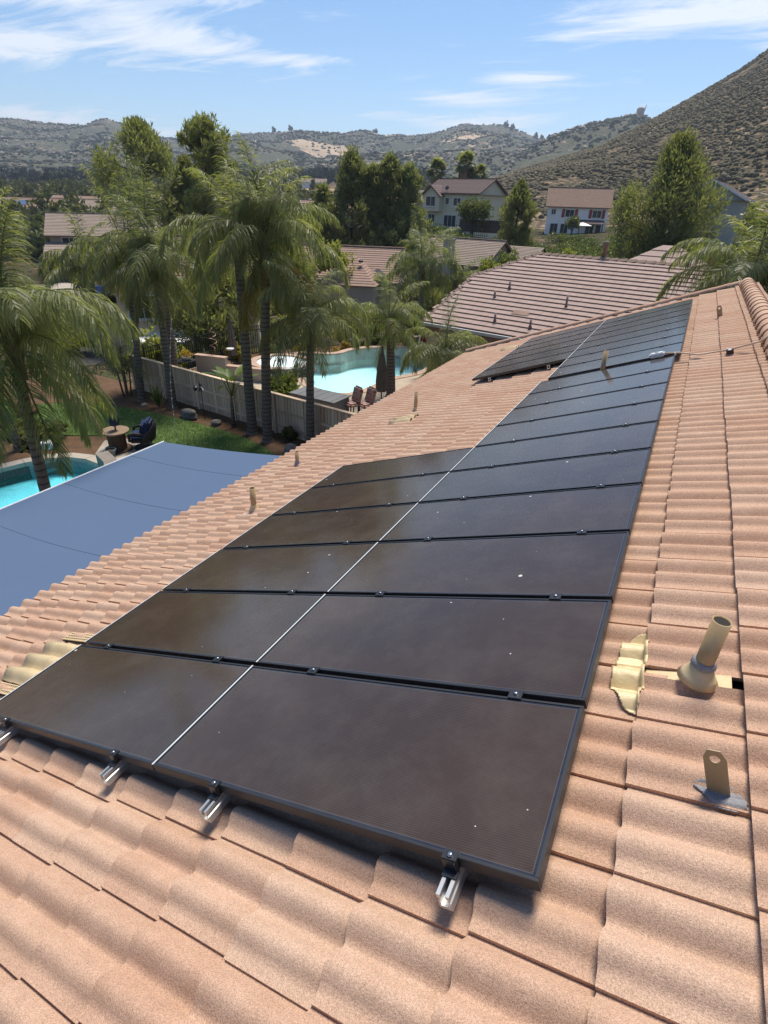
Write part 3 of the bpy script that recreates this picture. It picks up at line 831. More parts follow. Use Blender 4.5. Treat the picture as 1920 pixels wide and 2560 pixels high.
def skin_patch(name, poly, dz, mat, parent, origin, bedj=.762, bx=.146, step=.0032, thick=.004, extra=None):
    """sheet that follows the tiles' profile inside a polygon given in roof coordinates"""
    px_ = [p[0] for p in poly]; pu = [p[1] for p in poly]
    gx_ = np.arange(min(px_)-step, max(px_)+2*step, step*1.5); gu = np.arange(min(pu)-step, max(pu)+2*step, step)
    idx = {}; vs = []; fs = []
    def z(x, u):
        kx = math.floor((x-bx)/TE); fx = (x-(bx+kx*TE)); y = (u-bedj) % TW
        return TB + tprof(y) + .030*(1-fx/TE) + dz
    def ins(x, u): return bool(in_poly(np.array([x]), np.array([u]), poly)[0])
    def vid(i, j):
        if (i,j) not in idx:
            idx[(i,j)] = len(vs); x = float(gx_[i]); u = float(gu[j]); zz_ = z(x,u)+.0010*math.sin(u*95+9*x)*math.sin(x*60+u*17)
            vs.append((x-origin[0], u-origin[1], zz_-origin[2]))
        return idx[(i,j)]
    for i in range(len(gx_)-1):
        for j in range(len(gu)-1):
            if ins(float(gx_[i]+gx_[i+1])/2, float(gu[j]+gu[j+1])/2): fs.append((vid(i,j), vid(i+1,j), vid(i+1,j+1), vid(i,j+1)))
    b = MB().add(vs, fs, True)
    o = b.build(name, mat, parent)
    md = o.modifiers.new('thickness', 'SOLIDIFY'); md.thickness = thick; md.offset = 1
    return o
def mloc(t): return RF.inverted() @ t.location
fl = thing('pipe_flashing', 'wrinkled gold-painted lead flashing round the big vent pipe', 'flashing', rp(.1, 1.0, -.12), RROT)
M_gold = pm('gold_lead', (.72,.57,.32), (.63,.49,.26), 22, .30, .6, metal=.05, bump=.35, bdist=.008, stretch=(1,2.4,1))
skin_patch('apron', smooth_loop([(.158,1.255),(.10,1.245),(.055,1.205),(.050,1.12),(.030,1.03),(.038,.97),(.028,.91),(.07,.85),(.10,.795),(.150,.785),(.158,.90)], 1), .005, M_gold, fl, (.1,1.0,-.12))
MB().box((.19, -.005, -.022), (.30,.10,.005)).build('base_sheet', M_cream, fl)
# roof anchors
def anchor(x, u, label, s=1.0, mast=True):
    t = thing('roof_anchor', label, 'roof anchor', rp(x, u, -.115), (0,0,0), 'roof anchors')
    w, h, th = .030*s, .15*s, .004
    out = [(-w,-.02),(w,-.02),(w,h*.80),(w*.55,h),(-w*.55,h),(-w,h*.80)]
    hole = [(.014*s*math.cos(2*PI*k/14), h*.78+.014*s*math.sin(2*PI*k/14)) for k in range(14)]
    pl = MB().slab(out, -th/2, th/2, [hole]); 
    o = pl.build('plate', simple('anchor_brown', (.30,.24,.15), .5, .4, .3), t); o.matrix_local = Matrix.Rotation(-PITCH_A, 4, 'Y') @ Matrix.Rotation(R(-6), 4, 'Z') @ Matrix.Rotation(R(90), 4, 'X')
    if mast:
        poly = smooth_loop([(x-.075,u+.012),(x-.045,u+.028),(x-.01,u+.022),(x+.03,u+.026),(x+.062,u+.004),(x+.075,u-.022),(x+.05,u-.045),(x+.01,u-.052),(x-.02,u-.038),(x-.04,u-.012)], 1)
        b = skin_patch('sealant', poly, .006, M_mastic, t, (x, u, -.115)); b.rotation_euler = RROT
    return t
anchor(.395, .50, 'tan metal roof anchor plate with eyelet, set in grey sealant by the foreground')
anchor(.495, 9.8, 'small tan roof anchor plate standing high up near the ridge beside the far array', 1.25, False)
pipe(-4.05, 3.20, .032, .29, 'tan vent pipe standing nearest the blue shade canopy')
pipe(-4.66, 4.80, .028, .22, 'short tan vent pipe close to the eave by the canopy corner')
pipe(-3.82, 7.02, .030, .33, 'tan vent pipe on the open tiles in front of the neighbouring pool')
pipe(-.90, 6.87, .030, .36, 'tan vent pipe poking up through the gap between the two arrays', False)
# low attic vents that copy the tile shape
def attic_vent(x, u, n, label, grilles):
    t = thing('attic_vent', label, 'roof vent', rp(x, u, -.12), RROT, 'attic vents on the roof')
    w = TW/2
    for k in range(n):
        uu = u + k*w
        b = MB(); N = 12; vs = []; fs = []
        for i, xx in enumerate((-.02, .12, .13, .25, .26, .36)):
            dz = (.034, .022, .030, .018, .026, .012)[i]
            for j in range(N+1):
                y = j/N*w; q = (y-w/2)/(w*.46); z = (.050*math.cos(q*PI/2)**1.1 if abs(q) < 1 else 0)
                vs.append((xx-.18, k*w+y, z+dz-.025))
        for i in range(5):
            for j in range(N): fs.append((i*(N+1)+j, i*(N+1)+j+1, (i+1)*(N+1)+j+1, (i+1)*(N+1)+j))
        vb = len(vs)
        for j in range(N+1): vs.append((vs[j][0]+.002, vs[j][1], vs[j][2]-.045))
        for j in range(N): fs.append((j+1, j, vb+j, vb+j+1))
        o = b.add(vs, [f[::-1] for f in fs], True).build('hood', M_cream, t)
    for g in grilles:
        gb = MB()
        for i in range(12): gb.box((-.17+i*.029, g, .014), (.012,.085,.006))
        for i in range(4): gb.box((-.01, g-.039+i*.026, .0175), (.35,.008,.006))
        gb.build('grille', M_cream, t)
        MB().box((-.01, g, .004), (.35,.09,.004)).build('screen', M_hole, t)
    return t
attic_vent(-3.72, .335, 3, 'cream metal attic vent shaped like tiles at the edge of the near array', [-.07, .50])
attic_vent(-3.75, 6.30, 2, 'cream metal attic vent among tiles below the lone vent pipe', [.34])
attic_vent(-3.75, 12.1, 2, 'cream metal attic vent high up beside the far array', [])
# junction box and conduit
jb = thing('junction_box', 'white plastic junction box clipped to the far array', 'junction box', rp(-.20, 6.875, .028), RROT)
M_jb = simple('white_plastic', (.62,.64,.64), .45)
MB().box((0,0,0),(.17,.10,.055)).build('case', M_jb, jb, bevel=.012)
MB().lathe([(.022,.0),(.022,.004),(.016,.006)], c=(0,0,.028), n=14).build('knockout', simple('grey_plastic', (.32,.33,.34), .5), jb)
for s_ in (-1,1): MB().box((s_*.07,0,.031),(.012,.012,.006)).build('screw', M_bolt, jb)
cd = thing('conduit', 'pale beige conduit running from the junction box to the ridge', 'conduit', rp(-.1, 6.88, 0), RROT)
MB().tube([(-.02,-.005,.03),(.15,-.01,.0),(.35,-.06,-.06),(.66,-.14,-.055),(.95,-.20,-.02),(1.12,-.24,.07),(1.3,-.28,.03)], .010, 8).build('tube', simple('conduit_beige', (.50,.39,.28), .5), cd)
for q in (.10, .64): MB().box((q,-.02 if q<.3 else -.135,.0 if q<.3 else -.055),(.02,.034,.034)).build('strap', M_alu, cd)
cb = thing('conduit_block', 'dark rubber block holding up the conduit on the tiles', 'support block', rp(.565, 6.715, -.095), RROT)
MB().box((0,0,0),(.075,.07,.085)).build('block', simple('dark_rubber', (.045,.028,.022), .8), cb, bevel=.006); MB().box((0,0,.046),(.03,.075,.008)).build('strut', M_alu, cb)

# ------------------------------------------------------------------ shade canopy beside the eave
def fabricmat():
    t = NT('canopy_fabric'); v = t.coord('Object')
    n = t.noise(v, .9, 4, .5); w = t.noise(t.mapping(v, (1,1,1)), 220, 2, .6)
    col = t.mix(n, (.084,.126,.205), (.095,.138,.220)); col = t.mix(.15, col, t.ramp(w, [(.3,(.5,.5,.5)),(.7,(1.3,1.3,1.3))]), 'MULTIPLY')
    nm = t.bump(t.math('ADD', t.math('MULTIPLY', n, 1.0), t.math('MULTIPLY', w, .02)), .28, .05)
    return t.done(t.bsdf(col, 1.0, .02, 0, nm))
M_fab = fabricmat(); M_seam = pm('canopy_seam', (.082,.122,.200), (.088,.130,.210), 20, .85, .2, bump=.2)
cn = thing('shade_canopy', 'big flat blue fabric shade canopy stretched beside the tiled eave', 'canopy', (-6.8, 1.5, 3.0))
YC = [5.82, 5.05, 3.75, 2.45, 1.1, -.4, -2.4]
def can_z(x, y): return 3.0 + (x+8.25)/2.85*.30 - .03*math.sin((x+8.25)/2.85*PI)
for a, b in zip(YC, YC[1:]):
    vs = []; fs = []; NX, NY = 10, 6
    for i in range(NX+1):
        for j in range(NY+1):
            x = -8.25 + i/NX*3.3; y = a + (b-a)*j/NY
            if a == YC[0]: y += (x+8.25)*.055*(1-j/NY)
            vs.append((x+6.8, y-1.5, can_z(x,y)-3.0))
    for i in range(NX):
        for j in range(NY): fs.append((i*(NY+1)+j+1, (i+1)*(NY+1)+j+1, (i+1)*(NY+1)+j, i*(NY+1)+j))
    o = MB().add(vs, [f[::-1] for f in fs], False).build('fabric_panel', M_fab, cn)
for y in YC[1:-1]:
    MB().tube([(-8.25+q*.33+6.8, y-1.5-.05*math.sin(q/10*PI), can_z(-8.25+q*.33,y)-3.0+.001) for q in range(11)], .0035, 6).build('seam', M_seam, cn)
M_pale = simple('canopy_edge', (.55,.58,.62), .5)
MB().tube([(-8.26+6.8, -2.4-1.5, .0),(-8.26+6.8, 5.84-1.5, .0)], .016, 8).build('edge_tube', M_pale, cn)
M_beam = simple('canopy_frame', (.35,.33,.30), .6)
fb = MB(); fb.bar((-8.2+6.8,-3.9,-.08),(-8.2+6.8,4.2,-.08),.08,.12); fb.build('beam', M_beam, cn)
for y in (5.6, 1.2, -2.3): MB().box((-8.2+6.8, y-1.5, -1.55),(.09,.09,2.9)).build('post', M_beam, cn)

# ------------------------------------------------------------------ wooden fence
M_wood = pm('weathered_fence_wood', (.70,.54,.39), (.55,.42,.30), 1.6, .9, .1, bump=.5, bdist=.01, stretch=(9,9,.8), objrand=.34, fine=20)
fence = thing('wooden_fence', 'weathered grey board fence with capped top between the two yards', 'fence', (-7.6, 12.95, 0), (0,0,math.atan2(1.3,-12.0)))
FLn = math.hypot(12.0,1.3); nb = 6; bay = FLn/nb
rr = random.Random(4)
board_me = MB().box((0,0,.69),(.136,.020,1.36)).mesh('board', M_wood)
bback_me = MB().box((0,0,.68),(.06,.014,1.34)).mesh('back_board', pm('fence_wood_dark', (.12,.095,.075), (.08,.065,.05), 2, .95, .05, bump=.2))
post_me = MB().box((0,0,.70),(.105,.105,1.46)).mesh('post', M_wood)
for i in range(nb+1): mobj('post', post_me, fence, (i*bay, .045, 0))
for i in range(nb):
    nB = 14; w = (bay-.02)/nB
    for k in range(nB):
        o = mobj('board', board_me, fence, (i*bay+.01+(k+.5)*w, rr.uniform(-.006,.006), rr.uniform(-.012,.006)), (0, rr.uniform(-.006,.006), rr.uniform(-.03,.03)))
        o.scale = (w/.136*.88, 1, 1)
    for k in range(nB-1): mobj('back_board', bback_me, fence, (i*bay+.01+(k+1)*w, -.022, 0))
    for z in (.28, .80): MB().box((i*bay+bay/2, .034, z),(bay-.1,.040,.085)).build('rail', M_wood, fence)
    MB().box((i*bay+bay/2, .012, 1.405),(bay+.01,.135,.038)).build('cap', M_wood, fence)

# ------------------------------------------------------------------ iron fence round the neighbouring yard
M_iron = simple('black_iron', (.018,.018,.018), .5, .4, .3)
ipath = [(-19.95,15.2),(-19.75,18.0),(-19.6,20.4),(-18.6,22.8),(-15.95,26.4),(-13.45,28.7)]
irf = thing('iron_fence', 'black wrought iron fence behind the neighbouring pool', 'fence', (-19.95,15.2,0))
ipts = [Vector((x,y,0)) for x,y in ipath]
picket_me = MB().box((0,0,.78),(.020,.020,1.42)).mesh('picket', M_iron); ipost_me = MB().box((0,0,.78),(.055,.055,1.62)).lathe([(.04,1.59),(.045,1.62),(.001,1.66)], n=8).mesh('post', M_iron)
for a, b in zip(ipts, ipts[1:]):
    L = (b-a).length; d = (b-a)/L; n = int(L/.115)
    for k in range(n): mobj('picket', picket_me, irf, a-ipts[0]+d*(k*L/n))
    for z in (.14, 1.30, 1.48): MB().bar(a-ipts[0]+Vector((0,0,z)), b-ipts[0]+Vector((0,0,z)), .03, .03).build('rail', M_iron, irf)
    m_ = max(1, round(L/2.2))
    for k in range(m_): mobj('post', ipost_me, irf, a-ipts[0]+d*(k*L/m_))

# ------------------------------------------------------------------ plants: generators
def frond_mesh(name, L, el0, droop, leaf, n, hang, mat, seed, wleaf=.034, plum=.55, curl=0.0):
    r_ = np.random.default_rng(seed)
    T = 24; t = np.linspace(0,1,T+1); el = R(el0) - R(droop)*t**1.25
    dx = np.cos(el)*L/T; dz = np.sin(el)*L/T
    x = np.concatenate([[0],np.cumsum(dx[:-1])]); z = np.concatenate([[0],np.cumsum(dz[:-1])]); yb = curl*t**2*L
    pts = np.stack([x, yb, z],1)
    V = []; F3 = []; F4 = []; nv = 0
    # rachis
    rad = .022*(1-t)+.004
    for k in range(0, T+1, 2):
        for a in (90, 210, 330):
            V.append(pts[k] + np.array([-math.sin(el[k])*math.sin(R(a)), math.cos(R(a)), math.cos(el[k])*math.sin(R(a))])*rad[k])
    nr = T//2+1
    for k in range(nr-1):
        for q in range(3): F4.append((k*3+q, k*3+(q+1)%3, (k+1)*3+(q+1)%3, (k+1)*3+q))
    V = [np.array(V)]; nv = nr*3
    ts = np.linspace(.12, 1.0, n)
    for sd in (-1, 1):
        tt = np.clip(ts + r_.uniform(-.006,.006,n), 0, 1)
        base = np.stack([np.interp(tt,t,pts[:,i]) for i in range(3)],1)
        e = np.interp(tt, t, el)
        tan = np.stack([np.cos(e), np.zeros(n), np.sin(e)],1); up = np.stack([-np.sin(e), np.zeros(n), np.cos(e)],1); side = np.tile([0,float(sd),0],(n,1))
        fan = r_.uniform(-plum, plum*1.2, n)[:,None]
        fw = (.35 + .75*tt**2)[:,None]
        d = tan*fw + side*.9 + up*fan + r_.normal(0,.08,(n,3)); d /= np.linalg.norm(d,axis=1)[:,None]
        ln = leaf*(np.sin(PI*np.clip(.13+.80*tt,0,1))**.7)*r_.uniform(.8,1.15,n)
        wd = np.cross(d, np.tile([0,0,1.],(n,1))); wd /= (np.linalg.norm(wd,axis=1)[:,None]+1e-6)
        wd = wd*.8 + r_.normal(0,.35,(n,3)); wd /= np.linalg.norm(wd,axis=1)[:,None]
        p = base.copy(); S = 3; rows = []
        for k in range(S+1):
            w = wleaf*(.7,1.0,.72,.0)[k]
            if k < S: rows.append((p - wd*w/2, p + wd*w/2))
            else: rows.append((p,))
            d = d + np.array([0,0,-1.0])*hang*(.7+.5*k); d /= np.linalg.norm(d,axis=1)[:,None]
            p = p + d*(ln/S)[:,None]
        blk = np.stack([rows[0][0],rows[0][1],rows[1][0],rows[1][1],rows[2][0],rows[2][1],rows[3][0]],1).reshape(-1,3)
        b = nv + np.arange(n)*7
        F4 += [tuple(q) for q in np.stack([b,b+1,b+3,b+2],1)] + [tuple(q) for q in np.stack([b+2,b+3,b+5,b+4],1)]
        F3 += [tuple(q) for q in np.stack([b+4,b+5,b+6],1)]
        V.append(blk); nv += len(blk)
    return npmesh(name, np.concatenate(V), [np.array(F4), np.array(F3)], mat)

M_palm = leafmat('palm_leaf', (.090,.108,.048), (.215,.218,.105), .48, .42, .6, .40)
M_palm_d = leafmat('palm_leaf_dark', (.078,.096,.050), (.185,.192,.100), .46, .42, .6, .40)
M_palm_y = leafmat('palm_leaf_yellow', (.16,.15,.03), (.34,.24,.04), .35, .5, .6, .3)
M_palm_o = leafmat('palm_leaf_dead', (.30,.17,.03), (.16,.10,.04), .3, .6, .6, .2)
def trunkmat():
    t = NT('palm_trunk'); v = t.coord('Object'); z = t.node('ShaderNodeSeparateXYZ', {0: v}).outputs[2]
    wob = t.noise(v, 5, 3, .6)
    ring = t.math('FRACT', t.math('ADD', t.math('MULTIPLY', z, 7.5), t.math('MULTIPLY', wob, .5)))
    dark = t.ramp(ring, [(.0,(.16,.16,.16)),(.18,(.5,.5,.5)),(.4,(1,1,1)),(1,(.9,.9,.9))])
    n = t.noise(t.mapping(v,(18,18,3)), 2, 4, .6)
    col = t.mix(n, (.215,.182,.148), (.115,.098,.082)); col = t.mix(.85, col, dark, 'MULTIPLY')
    nm = t.bump(t.math('ADD', ring, t.math('MULTIPLY', n, .6)), .6, .02)
    return t.done(t.bsdf(col, .9, .12, 0, nm))
M_ptrunk = trunkmat(); M_boot = pm('palm_boot', (.235,.185,.13), (.13,.10,.075), 3, .85, .15, bump=.4, stretch=(6,6,1), objrand=.3)
FV = {}
def fronds_for(scale_key, mat, leafn):
    key = (scale_key, mat.name)
    if key in FV: return FV[key]
    L = scale_key
    vs = [('up', 86, 22, .55), ('up', 77, 70, .62), ('mid', 68, 124, .68), ('mid', 58, 134, .72), ('mid', 45, 132, .76), ('low', 28, 120, .76), ('low', 10, 102, .74), ('hang', -22, 62, .70), ('hang', -55, 30, .6)]
    out = []
    for i, (kind, e, d, lf) in enumerate(vs):
        for q in range(2):
            out.append((kind, frond_mesh('frond', L*(1 if kind != 'hang' else .85), e+(q*8-4), d+(q*10-5), lf*L/2.6, leafn, .62 if kind != 'up' else .34, mat, 100+i*7+q, wleaf=.023*L/2.6*(1 if leafn > 60 else 1.8), plum=.55, curl=(q-.5)*.12)))
    FV[key] = out; return out
def palm(label, base, top, r=.13, L=2.6, nfr=20, seed=1, mat=None, leafn=60, up=3, hang=3, yellow=0, dead=0, name='queen_palm', group='feathery palms', boots=True, cat='palm tree'):
    rs = random.Random(seed); mat = mat or M_palm
    t = thing(name, label, cat, base, (0,0,0), group)
    top = Vector(top)-Vector(base); H = top.length
    pts = []; rad = []; N = max(10, int(H/.13))
    for i in range(N+1):
        s = i/N; p = Vector((top.x*s**1.3, top.y*s**1.3, top.z*s))
        q = (i % 2); bulge = 1.35 if i == 0 else 1.0
        pts.append(p); rad.append(.82*r*bulge*(1.12-.30*s)*(1.0+.05*q))
    pts.append(pts[-1]+Vector((0,0,.30))); rad.append(r*.85)
    tr = MB().tube(pts, rad, 12, smooth=False).build('trunk', M_ptrunk, t)
    if boots:
        for k in range(9):
            a = k*2.4+rs.uniform(-.3,.3); h = top.z-.55+k*.08
            c = Vector((top.x,top.y,h)); d = Vector((math.cos(a),math.sin(a),0))
            s = Vector((-d.y,d.x,0)); b = c+d*r*.75; q = b+d*.10+Vector((0,0,.42))
            MB().add([b-s*r*.6, b+s*r*.6, q+s*.03, q-s*.03, b-s*r*.6-d*.06, b+s*r*.6-d*.06], [(0,1,2,3),(4,3,2,5),(0,3,4),(1,5,2)]).build('leaf_base', M_boot, t)
    lib = fronds_for(L, mat, leafn); ups = [f for f in lib if f[0]=='up']; mids = [f for f in lib if f[0]=='mid']; lows = [f for f in lib if f[0]=='low']; hangs = [f for f in lib if f[0]=='hang']
    for k in range(nfr):
        f = k/nfr
        if k < up: c = rs.choice(ups)
        elif k >= nfr-hang: c = rs.choice(hangs)
        elif f < .6: c = rs.choice(mids)
        else: c = rs.choice(lows)
        me = c[1]
        o = mobj('frond', me, t, top+Vector((rs.uniform(-.04,.04),rs.uniform(-.04,.04),.22-.25*f)), (rs.uniform(-.12,.12), rs.uniform(-.10,.10), k*2.399+rs.uniform(-.25,.25)))
        sc = rs.uniform(.85,1.1); o.scale = (sc,sc,sc)
    for q, (m_, num) in enumerate(((M_palm_y, yellow), (M_palm_o, dead))):
        if not num: continue
        l2 = fronds_for(L, m_, leafn); hh_ = [f for f in l2 if f[0]==('low' if q == 0 else 'hang')]
        for k in range(num):
            c = rs.choice(hh_)
            o = mobj('frond', c[1], t, top+Vector((0,0,-.12)), (0,0,rs.uniform(0,6.28))); o['label'] = 'yellowing drooping frond' if q == 0 else 'dead orange hanging frond'
    return t

def leaf_cloud(r_, centers, radii, per, size, aspect=1.0, up_bias=.3, shell=.55, outward=True):
    """leaf-sized quads spread through clumps; returns V,F"""
    C = np.repeat(centers, per, 0); RR = np.repeat(radii, per, 0); n = len(C)
    d = r_.normal(0,1,(n,3)); d /= np.linalg.norm(d,axis=1)[:,None]
    rad = (shell + (1-shell)*r_.uniform(0,1,n)**.5)[:,None]
    p = C + d*RR*rad
    ax = d*.8 + r_.normal(0,.55,(n,3)) + np.array([0,0,up_bias]); ax /= np.linalg.norm(ax,axis=1)[:,None]
    w = np.cross(ax, r_.normal(0,1,(n,3))); w /= (np.linalg.norm(w,axis=1)[:,None]+1e-9)
    s = (size*r_.uniform(.6,1.35,n))[:,None]
    a = p - ax*s*.5; b = p + w*s*.32*aspect; c = p + ax*s*.5; e = p - w*s*.32*aspect
    return np.stack([a,b,c,e],1).reshape(-1,3), np.arange(4*n).reshape(-1,4)
M_bark = pm('bark', (.11,.085,.065), (.06,.048,.038), 4, .95, .1, bump=.6, bdist=.03, stretch=(4,4,1))
M_pine = leafmat('pine_needles', (.100,.118,.055), (.215,.220,.098), .38, .6, .35, .15)
M_pine_d = leafmat('pine_needles_dark', (.100,.122,.066), (.210,.225,.110), .38, .6, .35, .15)
def pine(label, base, H, W, seed, mat=None, cone=.5, low=.18, n=190, per=58, lean=(0,0), size=.55, group='pine trees', open_=.0, name='pine_tree'):
    r_ = np.random.default_rng(seed); rs = random.Random(seed); mat = mat or M_pine
    t = thing(name, label, 'tree', base, (0,0,0), group)
    tp = Vector((lean[0], lean[1], H*.96))
    MB().tube([(tp.x*s, tp.y*s, H*.96*s) for s in (0,.2,.45,.7,1)], [H*.022,H*.019,H*.014,H*.009,.03], 8).build('trunk', M_bark, t)
    f = r_.uniform(0,1,n)**.9; h = low + (1-low)*f
    env = np.where(f < .25, .62+.38*f/.25, (1-(f-.25)/.75)**cone)         # crown outline
    lob = 1 + .26*np.sin(3*r_.uniform(0,6.28,1)+h*9) 
    rr_ = W*env*np.sqrt(r_.uniform(.05,1,n))*lob; a = r_.uniform(0,2*PI,n)
    cs = np.stack([np.cos(a)*rr_+tp.x*h, np.sin(a)*rr_+tp.y*h, h*H],1)
    if open_ > 0:
        keep = vnoise(cs[:,0]*.55+seed, cs[:,2]*.45+cs[:,1]*.4) > open_; cs = cs[keep]
    rad = np.stack([W*.17*r_.uniform(.6,1.2,len(cs))]*3,1)*np.array([1,1,1.15])
    V, F = leaf_cloud(r_, cs, rad, per, size, .34, .75, .25)
    mobj('crown', npmesh('crown', V, F, mat), t)
    lb = MB()
    for i in range(0, len(cs), 5):
        c = Vector(cs[i]); z0 = max(.1*H, c.z-H*.10); q = z0/(H*.96)
        lb.tube([(tp.x*q, tp.y*q, z0), tuple(c)], [H*.006, .02], 5, caps=False)
    lb.build('limbs', M_bark, t)
    return t
def bush(label, base, rx, ry, rz, seed, mat, size=.14, n=60, per=70, name='shrub', cat='shrub', group='garden shrubs', trunk=0, lump=.30):
    r_ = np.random.default_rng(seed)
    t = thing(name, label, cat, base, (0,0,0), group)
    d = r_.normal(0,1,(n,3)); d[:,2] = np.abs(d[:,2])*1.0-.25; d /= np.linalg.norm(d,axis=1)[:,None]
    q = r_.uniform(.35,.85,n)[:,None]*(1+.18*np.sin(d[:,:1]*5+seed))
    cs = d*q*np.array([rx,ry,rz]) + np.array([0,0,trunk+rz*.45])
    rad = np.tile(np.array([rx,ry,rz])*lump,(n,1))*r_.uniform(.7,1.25,(n,1))
    V, F = leaf_cloud(r_, cs, rad, per, size, 1.0, .3, .5)
    V[:,2] = np.maximum(V[:,2], .02)
    mobj('foliage', npmesh('foliage', V, F, mat), t)
    st = MB(); rs = random.Random(seed)
    if trunk: st.tube([(0,0,-.1),(.03,.02,trunk*.6),(0,0,trunk+rz*.5)], [.09*rx+.05,.07*rx+.03,.04], 8)
    for k in range(7 if trunk else 5):
        a = k*1.3+rs.uniform(0,.6); st.tube([(0,0,trunk*.7),(math.cos(a)*rx*.3,math.sin(a)*ry*.3,trunk+rz*.35),(math.cos(a)*rx*.55,math.sin(a)*ry*.55,trunk+rz*.75)], [.03+.02*rx,.02+.01*rx,.01], 6, caps=False)
    st.build('trunk' if trunk else 'stems', M_bark, t)
    return t
M_leaf = leafmat('leaf_green', (.06,.095,.024), (.14,.175,.045), .3, .5, 1.5)
M_leaf_d = leafmat('leaf_dark', (.042,.075,.022), (.095,.135,.040), .22, .45, 1.2)
M_leaf_y = leafmat('leaf_lime', (.14,.17,.022), (.28,.28,.045), .38, .5, 1.5)
M_leaf_yy = leafmat('leaf_yellow', (.22,.18,.02), (.36,.28,.04), .38, .5, 2)
M_leaf_o = leafmat('leaf_olive', (.07,.085,.035), (.12,.125,.05), .25, .6, 1.5)
M_flower = leafmat('flower_orange', (.45,.18,.03), (.32,.24,.03), .3, .5, 6)

# ------------------------------------------------------------------ palms
palm('large drooping queen palm in front of the turquoise pool, cut by the frame edge', (-10.0,4.25,0), (-10.3,4.7,4.7), .125, 2.55, 30, 11, M_palm, 120, 4, 7, 0, 0)
palm('tall slim palm before the beige house wall, leftmost trunk against the wooden fence', (-18.15,13.25,0), (-18.45,14.15,4.9), .15, 2.7, 19, 12, M_palm_d, 96, 3, 3)
palm('palm with hanging lights beside it, second trunk along the wooden fence', (-16.5,13.3,0), (-16.85,13.85,4.9), .165, 2.8, 22, 13, M_palm_d, 96, 3, 5)
palm('tallest palm with upright young fronds, left of the pair in front of the fence', (-12.25,12.85,0), (-12.45,13.2,5.9), .185, 2.8, 23, 14, M_palm, 96, 5, 3, 0, 0)
palm('palm with an orange dead frond hanging along its trunk', (-11.35,12.55,0), (-11.2,12.95,5.85), .175, 2.8, 23, 15, M_palm, 96, 5, 3, 0, 4)
palm('palm whose trunk rises before the deck box at the roof edge', (-9.75,12.75,0), (-9.75,13.0,3.9), .15, 2.4, 20, 16, M_palm_d, 96, 3, 3)
palm('stout palm standing at the pool beside the closed umbrella', (-10.05,19.1,0), (-10.25,19.2,2.9), .21, 2.2, 17, 17, M_palm, 96, 3, 3)
palm('palm behind the iron fence at the far end of the pale pool', (-12.6,27.6,0), (-12.75,27.6,4.1), .16, 2.7, 20, 18, M_palm_d, 96, 4, 2)
palm('second palm at the far pool end, nearer the brown roof', (-11.2,27.9,0), (-10.9,27.9,3.4), .16, 2.4, 14, 19, M_palm, 96, 3, 2)
palm('slender young palm in front of the house with a chimney', (-19.9,41.7,-.6), (-19.85,41.7,3.9), .10, 1.6, 16, 20, M_palm, 40, 4, 1)
palm('low palm whose fronds reach over the eave by the brown roof', (-7.3,17.0,0), (-7.05,17.2,2.3), .14, 2.1, 22, 21, M_palm_d, 96, 2, 5)
palm('feathery palm behind the ridge at the right edge of the picture', (1.7,20.5,0), (1.55,20.3,4.9), .16, 3.2, 32, 22, M_palm_d, 96, 4, 3)
palm('palm with golden fronds left of the beige house', (-30.6,21.0,-2.4), (-30.9,21.3,3.2), .18, 3.2, 24, 23, M_palm, 60, 3, 2, 4, 0)
palm('small palm in a round bed on the driveway, lower fronds yellow', (-57.6,41.6,-2.8), (-57.6,41.8,.2), .16, 2.6, 14, 24, M_palm, 30, 3, 0, 5, 0)
palm('dark palm trunk just behind the wooden fence beside the wind spinner', (-18.2,15.2,0), (-18.6,15.6,4.2), .15, 2.2, 12, 25, M_palm_d, 96, 2, 4)
palm('palm close to the left frame edge behind the drooping palm', (-17.5,7.9,.0), (-17.4,7.6,4.0), .14, 2.5, 20, 27, M_palm, 96, 2, 3)

# fan palms beyond the tan house
def fan_mesh():
    r_ = np.random.default_rng(5); V = []; F3 = []
    b = 0; n = 26
    for k in range(n):
        a = R(-115 + 230*k/(n-1)); L = 1.0*r_.uniform(.85,1.05)
        d = np.array([math.cos(a), math.sin(a), -.05]); e = np.array([-d[1], d[0], 0])
        p0 = np.array([.9,0,0]); mid = p0+d*L*.6; tip = p0+d*L+np.array([0,0,-.28])
        V += [p0, mid+e*.07, tip, mid-e*.07]; F3.append((b,b+1,b+2,b+3)); b += 4
    V += [np.array([0,-.02,0]),np.array([0,.02,0]),np.array([.9,.02,0]),np.array([.9,-.02,0])]; F3.append((b,b+1,b+2,b+3))
    return npmesh('fan_leaf', np.array(V), np.array(F3), M_palm_d)
fan_me = fan_mesh(); skirt_m = pm('dead_fan_skirt', (.22,.17,.11), (.13,.10,.07), 3, .95, .1, bump=.4)
def fan_palm(label, base, H, seed, s=1.0):
    rs = random.Random(seed); t = thing('fan_palm', label, 'palm tree', base, (0,0,0), 'fan palms beyond the tan house')
    MB().tube([(0,0,-1),(0,0,H*.5),(0,0,H)], [.4,.3,.26], 10).build('trunk', M_bark, t)
    sk = MB(); sk.lathe([(.75*s,H-3.2*s),(1.15*s,H-2.6*s),(.95*s,H-1.0*s),(.3,H)], n=16, smooth=False); sk.v = [(x*rs.uniform(.75,1.2),y*rs.uniform(.75,1.2),z+rs.uniform(-.3,.2)) for x,y,z in sk.v]
    sk.build('dead_leaf_skirt', skirt_m, t)
    for k in range(34):
        e = R(rs.uniform(-35,80)); o = mobj('leaf', fan_me, t, (0,0,H+.1), (rs.uniform(-.4,.4), -e, k*2.4)); q = 1.25*s*rs.uniform(.85,1.1); o.scale = (q,q,q)
